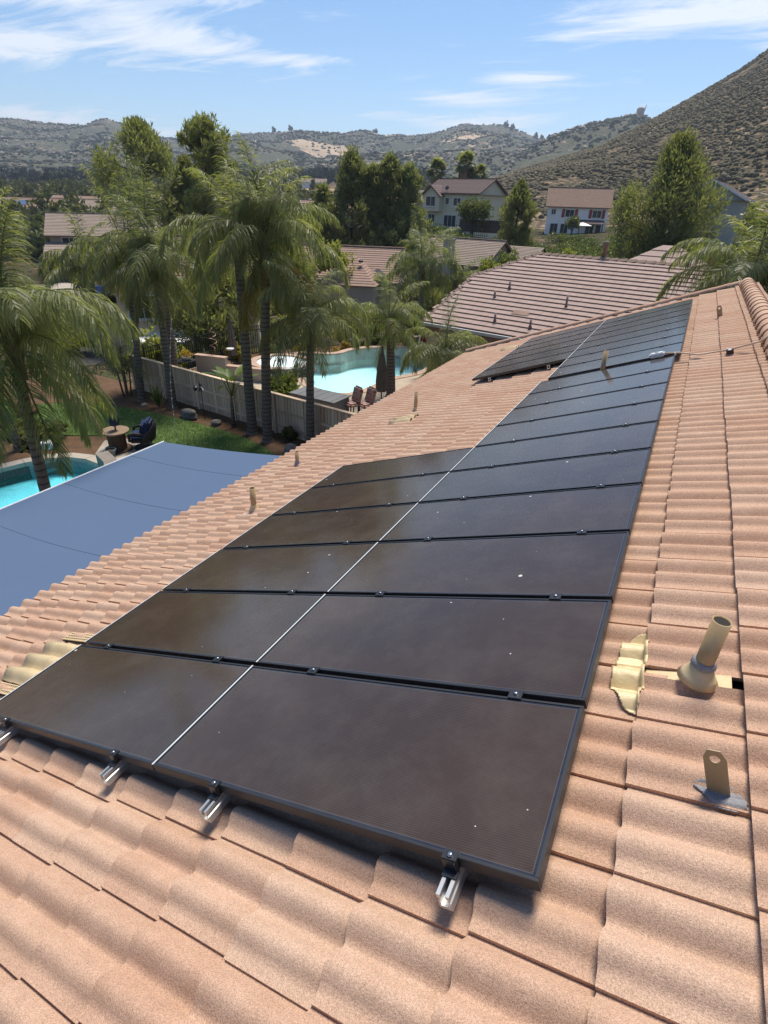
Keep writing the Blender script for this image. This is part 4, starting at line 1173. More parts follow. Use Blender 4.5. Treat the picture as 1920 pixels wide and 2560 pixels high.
fan_palm('leftmost of the three shaggy fan palms behind the tan house', (-49.3,114.0,4.0), 8.8, 1, 1.05)
fan_palm('middle and tallest of the three shaggy fan palms behind the tan house', (-44.4,116.0,4.0), 9.8, 2, 1.1)
fan_palm('rightmost and lowest of the three shaggy fan palms behind the tan house', (-41.9,116.9,4.0), 8.2, 3, 1.0)

# ------------------------------------------------------------------ houses: generators
def rooftile_flat(name, c1, c2, mort=.35):
    t = NT(name); v = t.coord('Object'); rnd = t.node('ShaderNodeObjectInfo').outputs['Random']
    pi = t.node('ShaderNodeNewGeometry').outputs['Random Per Island']
    n = t.noise(v, 2.2, 4, .6); g = t.noise(v, 40, 3, .6)
    col = t.mix(t.ramp(n, [(.3,(0,0,0)),(.7,(1,1,1))]), c1, c2)
    col = t.node('ShaderNodeHueSaturation', {'Color': col, 'Value': t.math('ADD', t.math('ADD', t.math('MULTIPLY', rnd, .10), t.math('MULTIPLY', pi, .10)), .90)}).outputs[0]
    col = t.mix(.25, col, t.ramp(g, [(.3,(.55,.55,.55)),(.7,(1.2,1.2,1.2))]), 'MULTIPLY')
    MATS[name] = t.done(t.bsdf(col, .88, .15, 0, t.bump(g, .3, .01))); return MATS[name]
M_rbrown = rooftile_flat('flat_tile_brown', (.35,.262,.228), (.30,.225,.196))
M_rred = rooftile_flat('flat_tile_red', (.32,.22,.175), (.27,.185,.145))
M_rgrey = rooftile_flat('flat_tile_taupe', (.29,.235,.195), (.25,.20,.165))
M_rplum = rooftile_flat('flat_tile_plum', (.17,.125,.118), (.145,.108,.10))
M_rtan = rooftile_flat('flat_tile_tan', (.27,.185,.145), (.23,.155,.12))
def stucco(name, c): return pm(name, c, tuple(q*.93 for q in c), 1.5, .9, .12, bump=.15, fine=30)
M_sb = stucco('stucco_beige', (.64,.51,.36)); M_st = stucco('stucco_tan', (.72,.63,.46)); M_sw = stucco('stucco_white', (.88,.87,.86)); M_sg = stucco('stucco_grey', (.42,.40,.36)); M_sp = stucco('stucco_peach', (.44,.35,.28))
M_trim = simple('white_trim', (.70,.70,.68), .6); M_trim_b = simple('brown_trim', (.17,.10,.08), .7); M_shut = simple('red_shutter', (.30,.045,.04), .6)
M_pane = NT('window_glass'); M_pane = M_pane.done(M_pane.bsdf((.035,.045,.050), .06, .6))
M_gdoor = pm('garage_door', (.13,.075,.060), (.11,.065,.055), 3, .6, .3, bump=.1)

def courses(b, p, n, lift=.045, lat=0):
    """p: eave-left, eave-right, ridge-right, ridge-left; n stepped courses on that plane; lat: tiles per course (breaks the strip)"""
    el, er, rr_, rl = (Vector(q) for q in p); N = (er-el).cross(rl-el).normalized()
    if N.z < 0: N = -N
    for i in range(n):
        a, c = i/n, (i+1)/n
        A = el.lerp(rl, a); B = er.lerp(rr_, a); Cc = er.lerp(rr_, min(1,c+.15/n)); Dd = el.lerp(rl, min(1,c+.15/n))
        m_ = lat or 1
        for k in range(m_):
            u0, u1 = k/m_, (k+1)/m_
            q0, q1, q2, q3 = A.lerp(B,u0), A.lerp(B,u1), Dd.lerp(Cc,u1), Dd.lerp(Cc,u0)
            b.add([q0+N*lift, q1+N*lift, q2, q3, q0-N*.02, q1-N*.02], [(0,1,2,3),(4,5,1,0)])
    return b
def window(parent, c, w, h, axis='x', mat=None, mull=1, sill=True, out=-1):
    """c: centre on the wall; axis: the wall's run; out: sign of the outward normal"""
    mat = mat or M_trim; T = .09
    def bx(du, dz, su, sz, d0, th):
        if axis == 'x': return ((c[0]+du, c[1]+out*d0, c[2]+dz), (su, th, sz))
        return ((c[0]+out*d0, c[1]+du, c[2]+dz), (th, su, sz))
    b = MB()
    for du, dz, su, sz in ((0,h/2,w+2*T,T),(0,-h/2,w+2*T,T),(-w/2-T/2+.0,0,T,h-T),(w/2+T/2,0,T,h-T)): b.box(*bx(du,dz,su,sz,.045,.12))
    for k in range(mull): b.box(*bx(-w/2+w*(k+1)/(mull+1),0,.06,h-T,.03,.06))
    o = b.build('window', mat, parent)
    MB().box(*bx(0,0,w,h-T,.012,.03)).build('pane', M_pane, o)
    if sill: MB().box(*bx(0,-h/2-T*.8,w+4*T,.06,.09,.2)).build('sill', mat, o)
    return o
def gable_house(name, label, base, heading, L, W, wall_h, rise, wmat, rmat, ovh=.45, ncourse=14, trim=None, lat=0, cat='house', group=None):
    t = thing(name, label, cat, base, (0,0,heading), group)
    b = MB()
    vs = [(0,0,-1.5),(L,0,-1.5),(L,W,-1.5),(0,W,-1.5),(0,0,wall_h),(L,0,wall_h),(L,W,wall_h),(0,W,wall_h),(0,W/2,wall_h+rise),(L,W/2,wall_h+rise)]
    b.add(vs, [(0,1,5,4),(2,3,7,6),(3,0,4,8,7),(1,2,6,9,5)])
    b.build('wall', wmat, t)
    k = ovh*rise/(W/2); z = wall_h-k+.06; rz = wall_h+rise+.06
    r_ = MB()
    courses(r_, ((-ovh,-ovh,z),(L+ovh,-ovh,z),(L+ovh,W/2,rz),(-ovh,W/2,rz)), ncourse, lat=lat)
    courses(r_, ((L+ovh,W+ovh,z),(-ovh,W+ovh,z),(-ovh,W/2,rz),(L+ovh,W/2,rz)), ncourse)
    ro = r_.build('roof', rmat, t)
    cap = MB(); n = int((L+2*ovh)/.42)
    for i in range(n): cap.box((-ovh+(i+.5)*(L+2*ovh)/n, W/2, rz+.045+.012*(i%2)), ((L+2*ovh)/n*.98,.30,.10))
    cap.build('ridge_caps', rmat, ro)
    f = MB()
    tm = trim or M_trim
    f.box((L/2,-ovh-.02,z-.03),(L+2*ovh,.05,.20)); f.box((L/2,W+ovh+.02,z-.03),(L+2*ovh,.05,.20))
    for x in (-ovh, L+ovh):
        f.bar((x,-ovh,z-.06),(x,W/2,rz-.08),.06,.22); f.bar((x,W+ovh,z-.06),(x,W/2,rz-.08),.06,.22)
    f.build('fascia', tm, t)
    s = MB().add([(-ovh,-ovh,z-.10),(L+ovh,-ovh,z-.10),(L+ovh,W+ovh,z-.10),(-ovh,W+ovh,z-.10)], [(3,2,1,0)]).build('soffit', tm, t)
    return t

# ------------------------------------------------------------------ neighbour's brown roof just beyond the verge
ND = R(-10.7); NE_ = Vector((math.cos(ND), math.sin(ND), 0)); NP0 = Vector((-6.985, 20.68, 2.8)); NTH = R(20)
nh = thing('neighbour_house', 'single-storey house with broad brown flat-tile roof just past the verge', 'house', (NP0.x, NP0.y, 0), (0,0,ND))
# local: x along eave, y up-slope (horizontal), roof plane z = 2.8 + y*tan
tanN = math.tan(NTH); cN = math.cos(NTH)
RW_, ST = 9.5, 7.08
bw = MB(); bw.box((3.2, 6.4, .9), (11.6, 12.2, 3.6)); bw.build('wall', M_sp, nh)
mn = Matrix.Translation((0,0,2.8)) @ Matrix.Rotation(NTH, 4, 'X')
deckr = MB().add([(-2.75,0,-.03),(RW_,0,-.03),(RW_,ST,-.03),(-.96,ST,-.03),(-2.95,4.2,-.03)], [(0,1,2,3,4)]).build('roof', M_rbrown, nh); deckr.matrix_local = mn
bk_ = MB().add([(-.96,ST*cN,2.8+ST*math.sin(NTH)),(RW_,ST*cN,2.8+ST*math.sin(NTH)),(RW_,ST*cN*2,2.8),(-2.7,ST*cN*2,2.8)], [(0,1,2,3)])
bk_.add([(-.96,ST*cN,2.8+ST*math.sin(NTH)),(-2.95,4.2*cN,2.8+4.2*math.sin(NTH)),(-2.9,ST*cN*1.5,2.8+2.0)], [(0,2,1)])
bk_.build('back_roof', M_rbrown, nh)
NTW, NTE = .335, .354
tb = MB(); tb.add([(0,0,.062),(NTW-.006,0,.062),(NTW-.006,NTE+.07,.006),(0,NTE+.07,.006),(0,.004,.020),(NTW-.006,.004,.020),(0,NTE+.07,-.01),(NTW-.006,NTE+.07,-.01)], [(0,1,2,3),(4,5,1,0),(4,0,3,6),(1,5,7,2)])
ntile = tb.mesh('roof_tile', M_rbrown)
items = []
rs = random.Random(8)
for i in range(20):
    t0 = i*NTE; off = (i % 2)*.02
    for k in range(-10, 30):
        x = k*NTW+off
        lim = -2.9 if t0 < 4.2 else -2.95+(t0-4.2)/(ST-4.2)*1.99
        if x < lim-.1 or x > RW_-.3: continue
        d_ = (NP0 + NE_*x + Vector((-NE_.y,NE_.x,0))*t0*cN + Vector((0,0,t0*math.sin(NTH))) - CAM)
        X, Y, z = project(CAM+d_)
        items.append((d_.length if (-60 < X < 1980) else 999, x, t0))
items.sort()
for d_, x, t0 in items[:296]: mobj('roof_tile', ntile, deckr, (x, t0, rs.uniform(0,.006)), (0, 0, rs.uniform(-.004,.004)))
tv2 = np.array([v.co[:] for v in ntile.vertices]); tf2 = np.array([p.vertices[:] for p in ntile.polygons])
if items[296:]:
    V = np.concatenate([tv2+np.array([x,t0,0]) for _, x, t0 in items[296:]]); F = np.concatenate([tf2+8*i for i in range(len(items[296:]))])
    o = mobj('roof_tile_mass', npmesh('roof_tiles', V, F, M_rbrown), deckr); o['kind'] = 'stuff'
ncap = MB().add([(-.13,0,-.03),(0,0,.07),(.13,0,-.03),(-.12,.40,-.05),(0,.40,.05),(.12,.40,-.05),(-.13,0,-.07),(.13,0,-.07)], [(0,1,4,3),(1,2,5,4),(6,7,2,1,0)]).mesh('ridge_cap', rooftile_flat('ridge_cap_taupe', (.26,.19,.155), (.22,.16,.13)))
rz_ = 2.8 + ST*math.sin(NTH)
for k in range(26):
    o = mobj('ridge_cap', ncap, nh, (-.96+k*.385+.2, ST*cN, rz_+.06)); o.rotation_euler = (R(-3),0,R(90))
ha = Vector((-.96, ST*cN, rz_)); hb = Vector((-2.95, 4.2*cN, 2.8+4.2*math.sin(NTH))); hd = ha-hb
for k in range(9):
    p = hb.lerp(ha, k/9); o = mobj('ridge_cap', ncap, nh, p+Vector((0,0,.06))); o.rotation_euler = (math.asin(hd.z/hd.length)-R(3), 0, math.atan2(hd.y,hd.x)-PI/2)
for k in range(12):
    p = Vector((-2.74-.2*k/12, 0, 2.8)).lerp(hb, 0) + Vector((0, k*.372*cN, k*.372*math.sin(NTH)+.05)); o = mobj('rake_cap', ncap, nh, p); o.rotation_euler = (NTH-R(3), 0, 0)
gt = MB(); gt.box((3.3,-.10,2.74),(12.2,.13,.11)); gt.build('gutter', simple('gutter_grey', (.40,.41,.40), .5), nh); MB().box((3.3,-.02,2.58),(12.2,.04,.22)).build('fascia', M_trim_b, nh)
M_rpipe = simple('roof_pipe_mauve', (.21,.15,.135), .7)
for s_, t_, h_ in ((-.58,3.46,.30),(-.82,2.61,.26),(2.35,2.64,.40),(.23,.74,.32),(1.79,.68,.32)):
    q = MB().lathe([(.045,-.1),(.045,h_),(.035,h_)], n=10); q.lathe([(.075,.04),(.055,.10)], n=10)
    q.build('vent_pipe', M_rpipe, nh, (s_, t_*cN, 2.85+t_*math.sin(NTH)))
fq = MB().lathe([(.10,-.2),(.10,.62),(.13,.62),(.13,.74),(.001,.76)], n=14); fq.build('flue', M_rpipe, nh, (1.99, 7.25*cN, rz_-.02))
fq2 = MB().lathe([(.10,-.2),(.10,.62),(.13,.62),(.13,.74),(.001,.76)], n=14); fq2.build('flue', M_rpipe, nh, (6.3, 7.0*cN, rz_-.05))
MB().add([(.55,1.5,.075),(1.25,1.5,.075),(1.25,1.86,.06),(.55,1.86,.06)], [(0,1,2,3)]).build('repair_tile', M_rtan, deckr)
hp = MB()
courses(hp, ((1.6,8.2,4.6),(5.6,8.2,4.6),(3.9,11,5.75),(3.3,11,5.75)), 5); courses(hp, ((5.6,8.2,4.6),(5.6,13.8,4.6),(3.9,11,5.75),(3.9,11,5.75)), 5); hp.build('hip_roof', M_rbrown, nh)

# ------------------------------------------------------------------ the other houses
ch = gable_house('chimney_house', 'house with brown tile roof and stucco chimney below the tan house', (-29.6,61.3,-1.2), R(-8), 9.6, 8.0, 2.9, 2.1, M_sg, M_rgrey, .5, 16, M_trim_b)
cmn = MB(); cmn.box((5.5,-.45,2.3),(1.0,.75,5.6)); cmn.box((5.5,-.45,5.12),(1.16,.9,.14)); c_ = cmn.build('chimney', M_sg, ch); MB().box((5.5,-.45,5.34),(.5,.42,.30)).box((5.5,-.45,5.52),(.62,.54,.05)).build('chimney_cap', simple('galvanised', (.30,.32,.33), .5, .4, .6), c_)
MB().box((9.62,4.0,4.1),(.05,.6,.6)).build('gable_vent', M_trim_b, ch)
window(ch, (2.4,0,1.6), 1.4, 1.1); window(ch, (9.6,2.6,1.4), 1.2, 1.1, 'y', out=1)
wing = MB(); courses(wing, ((8.2,3.4,3.1),(13.4,3.4,3.1),(13.4,7.0,4.5),(8.2,7.0,4.5)), 12); courses(wing, ((13.4,10.6,3.1),(8.2,10.6,3.1),(8.2,7.0,4.5),(13.4,7.0,4.5)), 6); wing.build('wing_roof', M_rgrey, ch); MB().box((11.2,7.0,1.2),(4.2,6.4,3.6)).build('wing_wall', M_sg, ch)
rh = gable_house('red_roof_house', 'house with reddish hipped tile roof half hidden behind palms', (-33.0,43.5,-1.9), R(20), 9.5, 9.0, 2.9, 2.3, M_sp, M_rred, .5, 16, M_trim_b)
h2 = MB(); courses(h2, ((3.0,-3.4,2.7),(8.4,-3.4,2.7),(5.9,1.0,4.7),(5.5,1.0,4.7)), 12); courses(h2, ((8.4,-3.4,2.7),(8.4,4.0,2.7),(5.7,1.0,4.7),(5.7,1.0,4.7)), 12); courses(h2, ((3.0,4.0,2.7),(3.0,-3.4,2.7),(5.7,1.0,4.7),(5.7,1.0,4.7)), 12); h2.build('hip_roof', M_rred, rh); MB().box((5.7,-.8,1.0),(4.9,4.8,3.4)).build('wing_wall', M_sp, rh)
MB().box((8.35,-.4,3.55),(.9,1.9,.05), rot=Matrix.Rotation(R(36),3,'Y')).build('roof_panel', M_frame, rh); MB().lathe([(.22,0),(.22,.12),(.12,.2)], c=(6.6,-.6,4.35), n=12).build('vent_cap', M_frame, rh)
lh = gable_house('beige_house', 'two-storey beige stucco house among the palms beyond the iron fence', (-33.3,24.6,-3.0), R(38), 9.0, 8.5, 5.6, 2.0, M_sb, M_rtan, .5, 14, M_trim)
window(lh, (1.6,0,3.6), 1.9, 1.5); window(lh, (5.2,0,3.6), 1.9, 1.5)
window(lh, (0,1.3,3.9), 1.0, 1.4, 'y', out=-1); window(lh, (0,1.6,1.2), 1.1, 1.2, 'y', out=-1, mull=3); window(lh, (0,4.4,4.0), 1.0, 1.2, 'y', out=-1)
MB().box((3.4,-1.5,1.9),(4.6,3.0,.12)).build('patio_cover', M_trim, lh); 
for x in (1.3,5.5): MB().box((x,-2.8,.2),(.16,.16,3.4)).build('post', M_trim, lh)
MB().box((-.9,2.0,1.6),(1.9,3.6,4.4)).build('entry_wing', M_sb, lh)
ew = MB(); courses(ew, ((-2.3,.0,3.6),(-2.3,4.0,3.6),(-.0,4.0,4.6),(-.0,.0,4.6)), 6); ew.build('entry_roof', M_rtan, lh)
gh = gable_house('garage_house', 'two-storey taupe house with brown garage doors across the driveway', (-73.5,47.5,-2.75), R(48), 14, 10, 5.2, 2.2, M_sp, M_rgrey, .5, 16, M_trim_b)
gw = MB(); gw.box((3.4,-2.2,1.2),(7.4,4.4,3.4)); gw.build('garage_wing', M_sp, gh)
gr = MB(); courses(gr, ((-.6,-4.8,2.75),(3.4,-4.8,2.75),(3.4,-.1,4.3),(-.6,-.1,4.3)), 7); courses(gr, ((3.2,-5.3,2.55),(7.6,-5.3,2.55),(7.6,-.1,4.3),(3.2,-.1,4.3)), 7); gr.build('garage_roof', M_rgrey, gh)
for x, w in ((1.3,2.6),(5.2,3.2)):
    d = MB()
    for k in range(4): d.box((x,-4.44,.32+k*.56),(w,.06,.53))
    d.build('garage_door', M_gdoor, gh)
window(gh, (2.2,0,4.3), 1.6, 1.1); window(gh, (9.5,0,3.8), 1.6, 1.3); window(gh, (10.5,0,1.2), 1.8, 1.4)
dv = [(-47,28),(-44,31.5),(-52,38),(-58,44),(-64,51),(-71,47),(-66,40),(-58,33)]
b = MB(); b.add([(x,y,-2.62+.0) for x,y in dv], [tuple(range(len(dv)))[::-1]]); 
tag(b.build('driveway', M_conc), kind='structure')
tag(MB().add([(-30,24,-2.5),(-42,33,-2.55),(-47,28,-2.55),(-36,17,-2.5)], [(0,1,2,3)]).build('street', pm('asphalt', (.085,.082,.078), (.065,.063,.06), 2, .9, .2, bump=.2)), kind='structure')
tn = gable_house('tan_house', 'two-storey tan house with plum roof and bay gable up the slope', (-45.4,100.6,3.6), R(-11), 10.6, 9.5, 5.4, 2.1, M_st, M_rplum, .45, 18, M_trim_b)
by = MB(); by.add([(.2,-1.1,2.5),(3.6,-1.1,2.5),(3.6,0,2.5),(.2,0,2.5),(.2,-1.1,5.0),(3.6,-1.1,5.0),(3.6,0.2,5.0),(.2,0.2,5.0),(1.9,-1.1,6.3)], [(0,1,5,8,4),(1,2,6,5),(3,0,4,7),(3,2,1,0)]); by.build('bay', M_st, tn)
br = MB(); courses(br, ((4.0,-1.5,4.75),(4.0,3.4,4.75),(1.9,3.4,6.45),(1.9,-1.5,6.45)), 6); courses(br, ((-.2,3.4,4.75),(-.2,-1.5,4.75),(1.9,-1.5,6.45),(1.9,3.4,6.45)), 6); br.build('bay_roof', M_rplum, tn)
brf = MB(); brf.bar((-.2,-1.52,4.72),(1.9,-1.52,6.4),.07,.22); brf.bar((4.0,-1.52,4.72),(1.9,-1.52,6.4),.07,.22); brf.build('bay_fascia', M_trim_b, tn)
window(tn, (1.9,-1.1,4.0), 1.9, 1.5); window(tn, (4.6,0,4.1), .7, 1.0, mull=0); window(tn, (6.6,0,4.0), 1.4, 1.2); window(tn, (1.5,0,1.2), 1.3, 1.7); window(tn, (5.4,0,1.1), 2.4, 1.8, mull=2)
sd = MB().lathe([(.001,-.05),(.28,.04),(.34,.10)], n=14); sd.tube([(0,0,0),(0,.1,-.4)], .03, 6); sd.build('satellite_dish', M_frame, tn, (4.3,.1,6.0), (R(60),0,.3))
lw_ = gable_house('tan_house_wing', 'lower pale wing beside the tan house, left of the bay', (-51.6,104.0,3.6), R(-11), 5.6, 7, 4.2, 1.6, M_sp, M_rgrey, .4, 10, M_trim_b)
wh = gable_house('white_house', 'two-storey white house with red shutters below the scrubby hill', (-31.6,135.2,2.2), R(14), 12.4, 10, 5.6, 3.3, M_sw, M_rtan, .6, 20, M_trim_b, lat=26)
for x in (4.6, 10.2):
    window(wh, (x,0,4.1), 1.7, 1.4)
    for s_ in (-1,1): MB().box((x+s_*1.34,-.06,4.1),(.62,.07,1.6)).build('shutter', M_shut, wh)
window(wh, (1.2,0,4.3), .8, 1.0); window(wh, (1.7,0,1.0), 1.5, 2.2); window(wh, (3.9,0,1.0), 1.5, 2.2); window(wh, (11.0,0,1.0), 1.0, 2.2, mull=0); window(wh, (9.2,0,1.0), 1.6, 2.2)
window(wh, (0,4.0,3.8), 1.2, 1.3, 'y', out=-1)
pc = MB(); courses(pc, ((6.6,-2.6,2.3),(11.9,-2.6,2.3),(11.9,0,3.0),(6.6,0,3.0)), 4); pc.build('patio_roof', M_rplum, wh); 
for x in (6.9,11.6): MB().box((x,-2.4,.7),(.2,.2,3.2)).build('post', M_trim_b, wh)
hr = gable_house('grey_gable_house', 'pale grey gabled house behind lime bushes at the right edge', (3.2,93.5,3.8), R(82), 9, 8.0, 5.2, 2.0, M_sg, M_rplum, .5, 12, M_trim)
window(hr, (0,4.6,3.6), 1.8, 1.5, 'y', out=-1); window(hr, (0,2.6,.6), 1.4, 1.2, 'y', out=-1); window(hr, (2.6,0,3.6), 1.4, 1.2)
for i, (x, y, h_, L, W, lb) in enumerate([(-139,80,30,13,9,'distant house at the left edge with two dark solar panels on its roof'), (-126,88,25,12,9,'distant tan-roofed house right of the one with solar panels'), (-148,98,20,12,9,'distant pale house low in the valley at far left'), (-118,107,35,12,9,'distant house half hidden by valley trees at left'), (-150,118,10,13,9,'distant hipped house nearest the left hill foot'), (-62,84,12,11,9,'house with pale gable between palms and the dark pine clump'), (-71,112,5,12,9,'distant house left of the straw coloured field'), (-98,118,15,12,9,'distant house behind the left pines')]):
    z = tz(x,y); o = gable_house('distant_house', lb, (x,y,z), R(h_), L, W, 3.0 if i != 5 else 3.4, 1.9, (M_sp, M_sw, M_sg)[i%3], (M_rtan, M_rgrey, M_rred)[i%3], .5, 8, M_trim, group='houses down in the valley')
    window(o, (3,0,1.5), 1.6, 1.2); window(o, (8,0,1.5), 1.6, 1.2)
    if i == 0:
        for q in (2.2, 4.9): MB().box((q,2.0,3.98),(2.3,2.4,.06), rot=Matrix.Rotation(math.atan2(1.9,4.5),3,'X')).build('roof_panel', simple('far_panel', (.08,.12,.20), .25), o)

# ------------------------------------------------------------------ trees
pine('broad dense pine on the left, bigger of the two against the far hills', (-56.2,48.8,-1.8), 15.2, 5.8, 31, M_pine, .48, .22, 330, 60, size=.60, open_=.30)
pine('smaller bushy pine just right of the broad left pine', (-52.6,51.6,-1.0), 11.6, 3.2, 39, M_pine, .5, .25, 170, 60, size=.55, open_=.15)
pine('open-crowned pine with bare lower trunk, left of the tall palms', (-41.4,42.5,-1.5), 14.3, 3.2, 32, M_pine, .40, .50, 210, 62, lean=(.4,.3), size=.55, open_=.32)
pine('leftmost and tallest pine of the dark central clump', (-35.8,59.2,-1.2), 13.0, 3.7, 33, M_pine_d, .6, .10, 230, 60, size=.55)
pine('second pine of the dark central clump, counting from the left', (-34.0,60.6,-1.2), 11.6, 3.0, 34, M_pine_d, .6, .10, 210, 60, size=.55)
pine('third pine of the dark central clump, counting from the left', (-32.3,61.3,-1.2), 12.6, 2.9, 35, M_pine_d, .6, .10, 220, 60, size=.55)
pine('rightmost pine of the dark central clump', (-30.2,62.3,-1.2), 11.8, 3.2, 36, M_pine_d, .6, .10, 220, 60, size=.55)
pine('low spreading pine at the left foot of the dark central clump', (-38.6,57.6,-1.2), 9.6, 3.0, 46, M_pine_d, .6, .05, 200, 58, size=.55)
pine('young light green pine standing between the tan and white houses', (-20.3,71.3,.2), 9.4, 3.0, 37, M_pine, .75, .10, 200, 60, size=.5)
pine('huge dark pine at right, before the scrubby hill', (-3.3,57.0,-.3), 12.4, 4.9, 38, M_pine_d, .58, .06, 640, 62, size=.42, open_=.22, lean=(-.2,0))
pine('dark low pine behind the iron fence left of the spa', (-23.6,23.6,-1.2), 5.2, 3.4, 45, M_pine, .5, .10, 190, 70, size=.34)
bush('round dark green tree in front of the tan house', (-33.2,92.0,3.2), 2.9, 2.9, 2.5, 41, M_leaf_d, .34, 80, 60, 'round_tree', 'tree', 'garden trees', trunk=1.6)
bush('dark leafy tree at the right edge above the lime bushes', (3.6,45.0,2.2), 2.2, 2.2, 2.8, 42, M_leaf_d, .28, 70, 60, 'leafy_tree', 'tree', 'garden trees', trunk=1.5)
bush('small citrus tree by the patio of the white house', (-24.3,127.0,2.2), 1.7, 1.7, 1.9, 43, M_leaf_d, .30, 40, 50, 'citrus_tree', 'tree', 'garden trees', trunk=1.2)
bl = [('lime green bushy shrub at the foot of the huge pine, before its trunk', -2.3,37.0,1.9, 1.5,1.5,2.3, M_leaf_y),
      ('tall lime green shrub right of the huge pine, nearest the grey gable', .1,35.6,2.3, 1.8,1.6,2.6, M_leaf_y),
      ('wide lime green shrub touching the right palm', 1.6,38.2,2.4, 1.8,1.6,2.3, M_leaf_y),
      ('yellow-green tree above the lime shrubs at the right edge', 4.4,79.0,4.6, 2.2,2.2,2.6, M_leaf_y),
      ('golden yellow bush beside the grey gable at the right edge', 4.6,68.0,5.0, 1.5,1.5,1.4, M_leaf_yy),
      ('bright lime bush between the dark pine clump and the red roof', -28.2,42.8,1.6, 1.9,1.8,1.9, M_leaf_y),
      ('lower lime bush left of the reddish hipped roof', -30.1,41.0,.8, 1.5,1.5,1.7, M_leaf_y),
      ('round weeping lime shrub behind the brown ridge, left of three', -13.7,47.0,2.0, 1.1,1.1,1.6, M_leaf),
      ('round lime shrub behind the brown ridge, middle of three', -11.0,46.0,2.4, 1.0,1.0,1.3, M_leaf_y),
      ('small lime shrub behind the brown ridge, right of three', -8.6,44.6,2.9, .9,.9,1.1, M_leaf_y),
      ('low lime shrub at the left end of the brown ridge', -13.9,42.9,2.2, 1.0,.9,1.1, M_leaf_y),
      ('olive hedge along the front of the tan house garden', -37.0,90.0,2.2, 3.6,1.2,1.3, M_leaf_d),
      ('dark hedge before the white house patio', -21.5,112.0,1.2, 5.2,1.6,1.6, M_leaf_d),
      ('dark hedge left of the young light green pine', -27.5,84.0,1.2, 3.4,1.6,1.4, M_leaf_d),
      ('lime plants seen through the iron fence by the beige house', -22.3,17.6,-.9, 1.8,1.3,1.6, M_leaf_y),
      ('green shrubs outside the iron fence behind the spa', -20.6,26.2,-1.0, 2.0,1.6,1.6, M_leaf_o),
      ('lime shrub outside the iron fence behind the big pot', -17.6,29.6,-.8, 2.2,1.5,1.8, M_leaf_y),
      ('olive shrub outside the iron fence near the far palms', -14.6,31.0,-.8, 1.8,1.4,1.9, M_leaf_o),
      ('yellow flowering shrub inside the iron fence beside the left umbrella', -19.2,20.1,.1, .65,.6,.55, M_leaf_yy),
      ('round glossy shrub in front of the spa beside the deck box', -14.0,16.95,0, .85,.75,.62, M_leaf),
      ('brown and green low plants behind the pool wall at left', -17.9,8.7,0, 1.4,.7,.4, M_leaf_o),
      ('dark shrub in the bed at the left frame edge', -20.4,7.2,0, 1.5,1.3,1.1, M_leaf_d),
      ('sparse little weed shrub against the wooden fence', -10.75,12.95,0, .28,.28,.42, M_leaf_o),
      ('tall green bush behind the beige house roof', -36.0,35.5,-2.2, 2.6,2.6,2.6, M_leaf_o),
      ('bright bush at the street corner left of the beige house', -36.5,22.5,-2.5, 1.6,1.6,1.3, M_leaf_y),
      ('dark tree standing behind the lime bush and red roof', -41.5,56.0,-1.4, 2.6,2.6,3.0, M_leaf_o)]
for i, (lb, x, y, z, rx, ry, rz, mt) in enumerate(bl):
    bush(lb, (x,y,z), rx, ry, rz, 200+i, mt, size=.12+.05*max(rx,ry)*.6 if rx < 1.2 else .26, n=46 if rx > .5 else 12, per=56)
# flowers along the planting bed behind the pale pool
fl_lab = ['orange-flowered plant left of the big dark pot', 'orange-flowered plant at the curve of the raised pool wall', 'small orange-flowered plant nearest the spa', 'orange-flowered plant right of the big dark pot']
for i, (x, y) in enumerate([(-15.9,24.9),(-15.4,23.4),(-17.2,22.6),(-13.9,26.4)]):
    bush(fl_lab[i], (x,y,.1), .36,.34,.34, 300+i, M_flower, .09, 14, 40, 'flowering_plant', 'plant', 'flowers behind the pool wall')
fg = ['dark leafy plant in the bed behind the spa', 'dark leafy plant between the spa and the iron fence', 'dark leafy plant at the far bend of the iron fence', 'dark leafy plant under the far palms']
for i, (x, y) in enumerate([(-17.3,23.4),(-18.5,21.6),(-15.0,26.6),(-13.0,27.4)]):
    bush(fg[i], (x,y,.1), .6,.5,.45, 310+i, M_leaf_d, .12, 18, 50, 'leafy_plant', 'plant', 'plants in the pool bed')

# spiky clumps and bird of paradise
def spiky(label, base, n, L, mat, seed, name='yucca', spread=.75, w=.035):
    rs = random.Random(seed); t = thing(name, label, 'plant', base, (0,0,0), 'spiky bed plants')
    for k in range(n):
        a = k*2.4; e = R(rs.uniform(35,85)); l = L*rs.uniform(.7,1.1)
        d = Vector((math.cos(a)*math.cos(e)*spread, math.sin(a)*math.cos(e)*spread, math.sin(e))); s = Vector((-math.sin(a),math.cos(a),0))*w
        p0 = d*.05; p1 = d*l*.55; p2 = d*l + Vector((0,0,-l*.18*math.cos(e)))
        MB().add([p0-s*.6,p0+s*.6,p1+s,p1-s,p2], [(0,1,2,3),(3,2,4)]).build('leaf', mat, t)
    return t
spiky('dark spiky yucca in the soil bed between two palms', (-17.0,13.05,0), 34, 1.0, M_leaf_d, 3)
spiky('spiky yucca low at the left frame edge by the bed', (-18.9,6.4,0), 26, .8, M_leaf_d, 4)
spiky('agave rosette behind the raised pool wall', (-16.9,22.7,.1), 26, .8, M_leaf_d, 5, 'agave', 1.0, .06)
